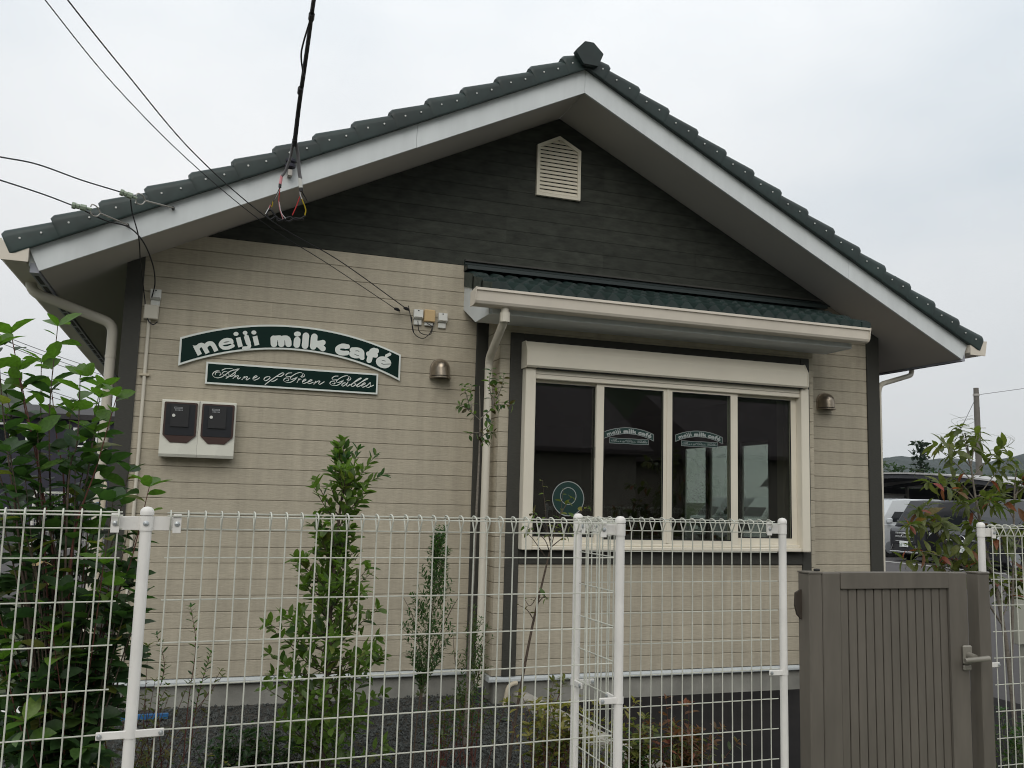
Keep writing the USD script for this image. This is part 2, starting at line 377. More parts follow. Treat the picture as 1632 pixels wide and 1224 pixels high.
wall = MB().poly_xz(gable.difference(sbox(-.45, .9, 2.25, 2.75)), .008, .10).build('front_wall', 'groove', house)
MB().poly_xz(gable.intersection(sbox(-4, 3.398, 4, 5)), .0065, .0078).build('gable_backing', 'dark_groove', house)
def boards(x0, x1, z0, z1, m, parent, y0, joints=(), clip=None, first=None, name='siding_board', th=.014):
    g = .0013
    k = math.floor((z0 - Z0) / PITCHZ + 1e-3)
    z = Z0 + k * PITCHZ
    while z < z1 - 1e-3:
        a, b_ = max(z, z0) + g, min(z + PITCHZ, z1) - g
        if b_ - a > .01:
            js = [x0] + [j for j in joints(z) if x0 + .12 < j < x1 - .12] + [x1]
            for u, v in zip(js[:-1], js[1:]):
                p = sbox(u + (.0002 if u > x0 else 0), a, v - (.0002 if v < x1 else 0), b_)
                if clip is not None: p = p.intersection(clip)
                if p.is_empty or p.area < 2e-4: continue
                if p.geom_type == 'Polygon' and clip is None and b_ - a > .03:
                    xa, za, xb, zb = p.bounds; c = .0028
                    pts = [(x, y0 + th, zz) for x in (xa, xb) for zz in (za, zb)] + [(x, y0, zz) for x in (xa, xb) for zz in (za + c, zb - c)] + [(x, y0 + c, zz) for x in (xa, xb) for zz in (za, zb)]
                    MB().hull(pts).build(name, m, parent)
                else:
                    MB().poly_xz(p, y0, y0 + th).build(name, m, parent)
        z += PITCHZ
jr = random.Random(5)
jmap = {}
def joint_cream(z):
    k = round(z * 1000)
    if k not in jmap: jmap[k] = sorted([jr.uniform(-2.9, -.9), jr.uniform(2.3, 3.1)])
    return jmap[k]
boards(-3.206, -.684, .207, 3.398, 'cream_siding', wall, -.006, joint_cream, clip=None)
boards(BX1, 3.178, .207, 3.25, 'cream_siding', wall, -.006, joint_cream)
gclip = gable.buffer(-.001).intersection(sbox(-5, 3.398, 5, 5))
boards(-2.85, 2.85, 3.398, 4.80, 'dark_siding', wall, -.0065, lambda z: [-1.365, -.455, .43, 1.34], clip=gclip)
# corner and inner trims
for a, b_, t in ((-3.325, -3.206, ROOF0 - SLOPE * 3.21), (3.178, 3.318, ROOF0 - SLOPE * 3.18)):
    MB().poly_xz(Polygon([(a, .207), (b_, .207), (b_, ROOF0 - SLOPE * abs(b_) - .003), (a, ROOF0 - SLOPE * abs(a) - .003)]), -.022, .10).build('corner_trim', 'dark_trim', house)
MB().cbox(-.684, -.575, -.022, .006, .208, 3.0).build('corner_trim', 'dark_trim', house)
# foundation, flashing
MB().box(-3.29, BX0 + .03, .012, .3, -.05, .163).build('foundation', 'concrete', house)
MB().box(BX1 - .03, 3.29, .012, .3, -.05, .163).build('foundation', 'concrete', house)
MB().box(BX0 + .03, BX1 - .03, BY + .02, .3, -.05, .163).build('foundation', 'concrete', house, label='foundation below the window bay')
fl = lambda x0, x1, y: MB().poly_yz(Polygon([(y + .034, .164), (y - .012, .164), (y - .018, .170), (y - .018, .186), (y - .010, .203), (y + .034, .205)]), x0, x1)
fl(-3.33, BX0 + .01, -.012).build('base_flashing', 'flashing', house)
fl(BX1, 3.33, -.012).build('base_flashing', 'flashing', house)
fl(BX0 - .018, BX1 + .018, BY).build('base_flashing', 'flashing', house)
MB().box(BX0 - .018, BX0 + .02, BY + .03, -.03, .164, .205).build('base_flashing', 'flashing', house)
# other walls, floor, ceiling of the room inside; three glazed openings in the right hand wall
SIDE_OPENINGS = ((1.66, 2.24, .55, 2.24), (2.30, 2.93, .36, 2.26), (2.98, 3.56, .36, 2.26))
op = unary_union([sbox(a, c_, b_, d_) for a, b_, c_, d_ in SIDE_OPENINGS])
rw = Polygon([(.1, -.05), (HD, -.05), (HD, 3.12), (.1, 3.12)])
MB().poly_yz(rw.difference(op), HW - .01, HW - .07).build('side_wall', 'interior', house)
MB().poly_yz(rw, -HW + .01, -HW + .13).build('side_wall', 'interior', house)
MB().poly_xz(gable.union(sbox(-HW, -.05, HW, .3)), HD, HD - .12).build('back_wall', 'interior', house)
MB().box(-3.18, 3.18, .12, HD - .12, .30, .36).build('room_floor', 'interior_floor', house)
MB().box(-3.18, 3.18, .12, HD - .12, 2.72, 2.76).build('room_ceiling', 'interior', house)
for y0, y1, z0, z1 in SIDE_OPENINGS:
    w = MB().poly_yz(sbox(y0, z0, y1, z1).difference(sbox(y0 + .03, z0 + .04, y1 - .03, z1 - .035)), HW - .02, HW - .045).build('side_window', 'white_trim', house)
    MB().box(HW - .034, HW - .030, y0 + .029, y1 - .029, z0 + .039, z1 - .034).build('pane', 'glass', w)
# counter inside
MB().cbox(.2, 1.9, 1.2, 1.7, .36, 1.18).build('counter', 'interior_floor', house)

# ---- roof: soffit, deck, gable boards, tiles
def slab(side, xa, xb, y0, y1, t0, t1):
    """sloping slab between |x| = xa..xb, offset t0..t1 square to the slope above the soffit underside"""
    n = 1 / math.hypot(1, SLOPE); P = []
    for t in (t0, t1):
        for x in (xa, xb):
            P += [(side * (x + t * SLOPE * n), y, ROOF0 - SLOPE * x + t * n) for y in (y0, y1)]
    return MB().hull(P)
for s in (-1, 1):
    slab(s, .0015, 3.795, OV + .021, HD + .5, 0, .018).build('soffit', 'soffit', house)
    slab(s, .01, 3.80, OV + .03, HD + .5, .019, .20).build('roof_deck', 'dark_roof', house)
    gb = [0, 1.36, 3.8] if s < 0 else [0, 2.55, 3.8]
    for a, b_ in zip(gb[:-1], gb[1:]):
        zt = .215
        n = 1 / math.hypot(1, SLOPE)
        q = Polygon([(s * (a + .0012), ROOF0 - SLOPE * a - .002), (s * (b_ - .0012), ROOF0 - SLOPE * b_ - .002), (s * (b_ - .0012 + (.075 if b_ > 3.7 else 0)), ROOF0 - SLOPE * (b_) + zt - (.06 if b_ > 3.7 else 0)), (s * (a + .0012), ROOF0 - SLOPE * a + zt)])
        MB().poly_xz(q if q.exterior.is_ccw else Polygon(list(q.exterior.coords)[::-1]), OV, OV + .02).build('gable_board', 'barge_white', house)
    # verge tiles
    TOP, TS = 5.150, .503
    th = math.atan(TS); d = np.array([s * math.cos(th), 0, -math.sin(th)]); nn = np.array([s * math.sin(th), 0, math.cos(th)])
    yo = OV - .052
    xs = [4.035 - .2725 * i for i in range(15)]
    for i in range(15):
        lo, up = xs[i], max(xs[i] - .2725 - .035, .015)
        if lo - up < .06: continue
        P = []
        for x, o in ((lo, 0.0), (lo - .025, .012), (up, -.040)):
            c0 = np.array([s * x, 0, TOP - TS * x])
            ins = .007 if x == lo else (.008 if x == up else 0)
            for y, h in ((yo + ins + .004, -.158 + ins), (yo + ins, -.145), (yo + ins, -.058), (yo + .005 + ins, -.036), (yo + .016 + ins, -.018), (yo + .034 + ins * .4, -.006 - ins * .5), (yo + .06, 0 - ins * .5), (yo + .26, -.03), (yo + .26, -.12), (yo + .03, -.150 + ins)):
                P.append(c0 + nn * (h + o * (.75 if h > -.11 else .12)) + np.array([0, y, 0]))
        t = MB().hull(P).build('verge_tile', 'green_tile', house, smooth=45)
        for f in (.30, .72):
            xx = lo + (up + .035 - lo) * f; c0 = np.array([s * xx, 0, TOP - TS * xx]) + nn * (-.075 - .02 * f) + np.array([0, yo, 0])
            MB().hull([c0 + np.array([math.cos(a) * .0065, e, math.sin(a) * .0065]) for a in np.arange(8) * PI / 4 for e in (.004, -.003)]).build('nail_head', 'nail', t)
    # plain field of the roof behind the verge (courses)
    for i in range(14):
        lo, up = xs[i], max(xs[i] - .2725 - .03, .05)
        P = [np.array([s * x, y, TOP - TS * x]) + nn * (h + o) for x, o in ((lo, -.035), (up, -.062)) for y in (yo + .25, HD + .55) for h in (-.03, 0)]
        MB().hull(P).build('tile_course', 'green_tile', house)
# ridge
rc = Polygon([(-.045, 5.175), (.03, 5.176), (.118, 5.095), (.074, 4.985), (-.055, 4.985), (-.125, 5.085)]).buffer(-.012).buffer(.012, quad_segs=3)
MB().poly_xz(rc, OV - .095, OV - .04).build('ridge_end_tile', 'green_tile', house)
rr_ = affinity.scale(rc, .9, .9)
for i in range(14):
    MB().poly_xz(affinity.translate(rr_, 0, -.012 - .006 * (i % 2)), OV - .04 + .55 * i, OV - .04 + .55 * (i + 1)).build('ridge_tile', 'green_tile', house)
# eaves: ventilated strip, gutters with brackets
for s in (-1, 1):
    zf = ROOF0 - SLOPE * 3.80
    st_ = MB().box(s * 3.803, s * 3.856, OV + .025, HD + .5, zf - .012, zf + .05).build('eave_vent_strip', 'vent_metal', house)
    y = OV + .12; i = 0
    while y < HD + .2:
        MB().box(s * 3.816, s * 3.843, y, y + .26, zf - .0145, zf - .0115).build('vent_slot', 'rubber', st_)
        y += .335; i += 1
    prof = Polygon([(3.862, 2.965), (3.885, 2.945), (4.005, 2.945), (4.03, 2.962), (4.045, 3.06), (4.052, 3.078), (4.034, 3.078), (4.02, 2.972), (4.0, 2.957), (3.89, 2.957), (3.876, 2.972), (3.876, 3.05), (3.862, 3.05)])
    pr = Polygon([(s * x, z) for x, z in (list(prof.exterior.coords) if s > 0 else list(prof.exterior.coords)[::-1])])
    g = MB().poly_xz(pr, OV - .035, HD + .4).build('gutter', 'gutter_cream', house)
    endp = Polygon([(s * x, z) for x, z in [(3.86, 2.943), (4.03, 2.943), (4.055, 3.08), (4.02, 3.08), (4.01, 3.065), (3.86, 3.065)]])
    MB().poly_xz(endp if endp.exterior.is_ccw else Polygon(list(endp.exterior.coords)[::-1]), OV - .043, OV - .034).build('gutter_end', 'gutter_cream', g)
    MB().box(s * 3.83, s * 3.865, OV + .03, HD + .4, 2.93, 3.05).build('eave_board', 'barge_white', house)

def pipe_run(path, w, name, m, parent, n=10, smooth=40, **k):
    return MB().tube(path, w, n).build(name, m, parent, smooth=smooth, **k)
def bend(pts, r=.05):
    """polyline with rounded corners"""
    p = [np.asarray(x, float) for x in pts]; out = [p[0]]
    for a, b_, c in zip(p[:-2], p[1:-1], p[2:]):
        u = (a - b_) / np.linalg.norm(a - b_); v = (c - b_) / np.linalg.norm(c - b_)
        for t in np.linspace(0, 1, 6):
            out.append((1 - t) ** 2 * (b_ + u * r) + 2 * t * (1 - t) * b_ + t * t * (b_ + v * r))
    out.append(p[-1]); return np.array(out)
YP = .10
dp = pipe_run(bend([(-3.95, YP, 2.95), (-3.95, YP, 2.885), (-3.395, YP, 2.70), (-3.395, YP, .02)], .07), .036, 'downpipe', 'pipe_cream', house, 12)
for z in (2.45, 1.15): MB().lathe(-3.395, YP, [(.036, z), (.0385, z), (.0385, z + .02), (.036, z + .02)], 14).build('pipe_joint', 'pipe_cream', dp)
MB().hull([(-3.395 + .022 * math.cos(a), YP - .0375 + e, 1.405 + .014 * math.sin(a)) for a in np.arange(12) * PI / 6 for e in (-.002, .004)]).build('pipe_badge', 'blue_plastic', dp)
pipe_run(bend([(3.95, .24, 2.95), (3.95, .24, 2.86), (3.40, .05, 2.71), (3.352, .03, 2.65), (3.352, .03, .05)], .05), .024, 'downpipe', 'pipe_cream', house, 12)
pipe_run(bend([(-3.36, .02, 1.55), (-3.352, -.03, 1.55), (-3.352, -.03, .1)], .02), .017, 'service_pipe', 'pipe_small', house)
pipe_run([(-3.152, -.02, 2.735), (-3.152, -.02, .25)], .0125, 'cable_conduit', 'pipe_cream', house)
for z in (2.33,):
    MB().cbox(-3.185, -3.118, -.036, -.005, z - .008, z + .008, .003).build('conduit_clip', 'pipe_small', house)

# ---- gable vent
vp = Polygon([(-.205, 4.072), (.196, 4.072), (.196, 4.515), (-.004, 4.620), (-.205, 4.515)])
inner = Polygon([(-.178, 4.098), (.169, 4.098), (.169, 4.497), (-.004, 4.588), (-.178, 4.497)])
gv = MB().poly_xz(vp.difference(inner), -.034, .0).build('gable_vent', 'vent_cream', house)
MB().poly_xz(inner.buffer(.002), -.0125, -.0085).build('vent_back', 'rubber', gv)
z = 4.104
while z < 4.585:
    p = inner.intersection(sbox(-1, z, 1, z + .001))
    if not p.is_empty and p.bounds[2] - p.bounds[0] > .06:
        a, b_ = p.bounds[0], p.bounds[2]
        MB().hull([(x, y, zz) for x in (a, b_) for y, zz in ((-.014, z + .022), (-.017, z + .026), (-.030, z), (-.027, z - .004))]).build('vent_slat', 'vent_cream', gv)
    z += .0345

# ================================================================== window bay
bay = MB().poly_xz(sbox(BX0 + .012, .205, BX1 - .012, 2.875).difference(sbox(-.40, 1.14, 2.19, 2.53)), BY + .008, BY + .05).box(BX0 + .004, BX0 + .04, BY + .03, .0, .205, 2.9).box(BX1 - .04, BX1 - .004, BY + .03, .0, .205, 2.9).build('bay_wall', 'groove', house)
noj = lambda z: []
boards(BX0, -.507, .207, 2.875, 'cream_siding', bay, BY - .004, noj)
boards(2.262, BX1, .207, 2.875, 'cream_siding', bay, BY - .004, noj)
boards(-.398, 2.172, .207, 1.030, 'cream_siding', bay, BY - .004, lambda z: [jr.uniform(0, 1.9)])
boards(-.507, 2.262, 2.812, 2.875, 'cream_siding', bay, BY - .004, noj)
# side of the bay
k = 0
z = .207
while z < 3.1:
    MB().hull([(BX0 - .0005 + e, y, zz) for e in (0, .012) for y in (BY + .012, -.001) for zz in (z + .0032, z + PITCHZ - .0032)]).build('siding_board', 'cream_siding', bay)
    z += PITCHZ
tb = MB().cbox(-.507, -.398, BY - .020, BY + .006, .207, 2.812).build('bay_trim', 'dark_trim', house)
MB().cbox(2.172, 2.262, BY - .020, BY + .006, .207, 2.812).build('bay_trim', 'dark_trim', house)
MB().cbox(-.398, 2.172, BY - .018, BY + .006, 2.50, 2.812).build('bay_trim', 'dark_trim', house)
MB().cbox(-.398, 2.172, BY - .018, BY + .006, 1.032, 1.150).build('bay_trim', 'dark_trim', house)
# window frame
WY = BY - .05
wf = MB().cbox(-.405, -.322, WY - .055, BY + .03, 1.142, 2.53, .006).cbox(2.112, 2.192, WY - .055, BY + .03, 1.142, 2.53, .006) \
    .cbox(-.322, 2.112, WY - .04, BY + .03, 1.142, 1.172, .006).cbox(-.322, 2.112, WY - .015, BY + .03, 1.173, 1.196, .004).cbox(-.322, 2.112, WY - .035, BY + .03, 2.452, 2.53, .005).build('window_frame', 'window_cream', house)
MB().box(-.321, 2.111, WY - .0385, WY - .036, 2.488, 2.4905).build('frame_seam', 'groove', wf)
def sash(x0, x1, y, bot, left, right, top=.022):
    s_ = MB().poly_xz(sbox(x0, 1.197, x1, 2.451).difference(sbox(x0 + left, 1.197 + bot, x1 - right, 2.451 - top)), y, y + .026).build('sash', 'window_cream', house)
    MB().poly_xz(sbox(x0 + left - .001, 1.197 + bot - .001, x1 - right + .001, 2.451 - top + .001).difference(sbox(x0 + left + .006, 1.197 + bot + .007, x1 - right - .006, 2.451 - top - .005)), y - .0015, y + .004).build('seal', 'rubber', s_)
    MB().box(x0 + left - .004, x1 - right + .004, y + .012, y + .017, 1.197 + bot - .004, 2.451 - top + .004).build('pane', 'glass', s_)
    return s_
sash(-.321, .277, WY + .022, .045, .022, .06)
s2 = sash(.212, .846, WY - .008, .03, .065, .040)
s3 = sash(.850, 1.508, WY - .008, .03, .040, .070)
sash(1.440, 2.111, WY + .022, .055, .06, .055)
MB().cbox(.838, .858, WY - .016, WY - .0085, 1.20, 2.45, .002).build('meeting_strip', 'window_cream', house)
for x in (.165, ): MB().cbox(x + .045, x + .062, WY + .004, WY + .022, 1.86, 1.95, .003).build('window_latch', 'gate_handle', house)
# roller shutter box
sp = Polygon([(BY - .005, 2.735), (BY - .105, 2.735), (BY - .150, 2.66), (BY - .150, 2.545), (BY - .135, 2.532), (BY - .005, 2.532)])
sb_ = MB().poly_yz(sp, -.410, 2.145).build('shutter_box', 'window_cream', house)
for x in (-.4185, 2.1455): MB().poly_yz(sp.buffer(.004, join_style='mitre'), x, x + .008).build('shutter_end_cap', 'window_cream', sb_)
MB().box(-.32, 2.11, BY - .130, BY - .06, 2.527, 2.5315).build('shutter_slot', 'rubber', sb_)
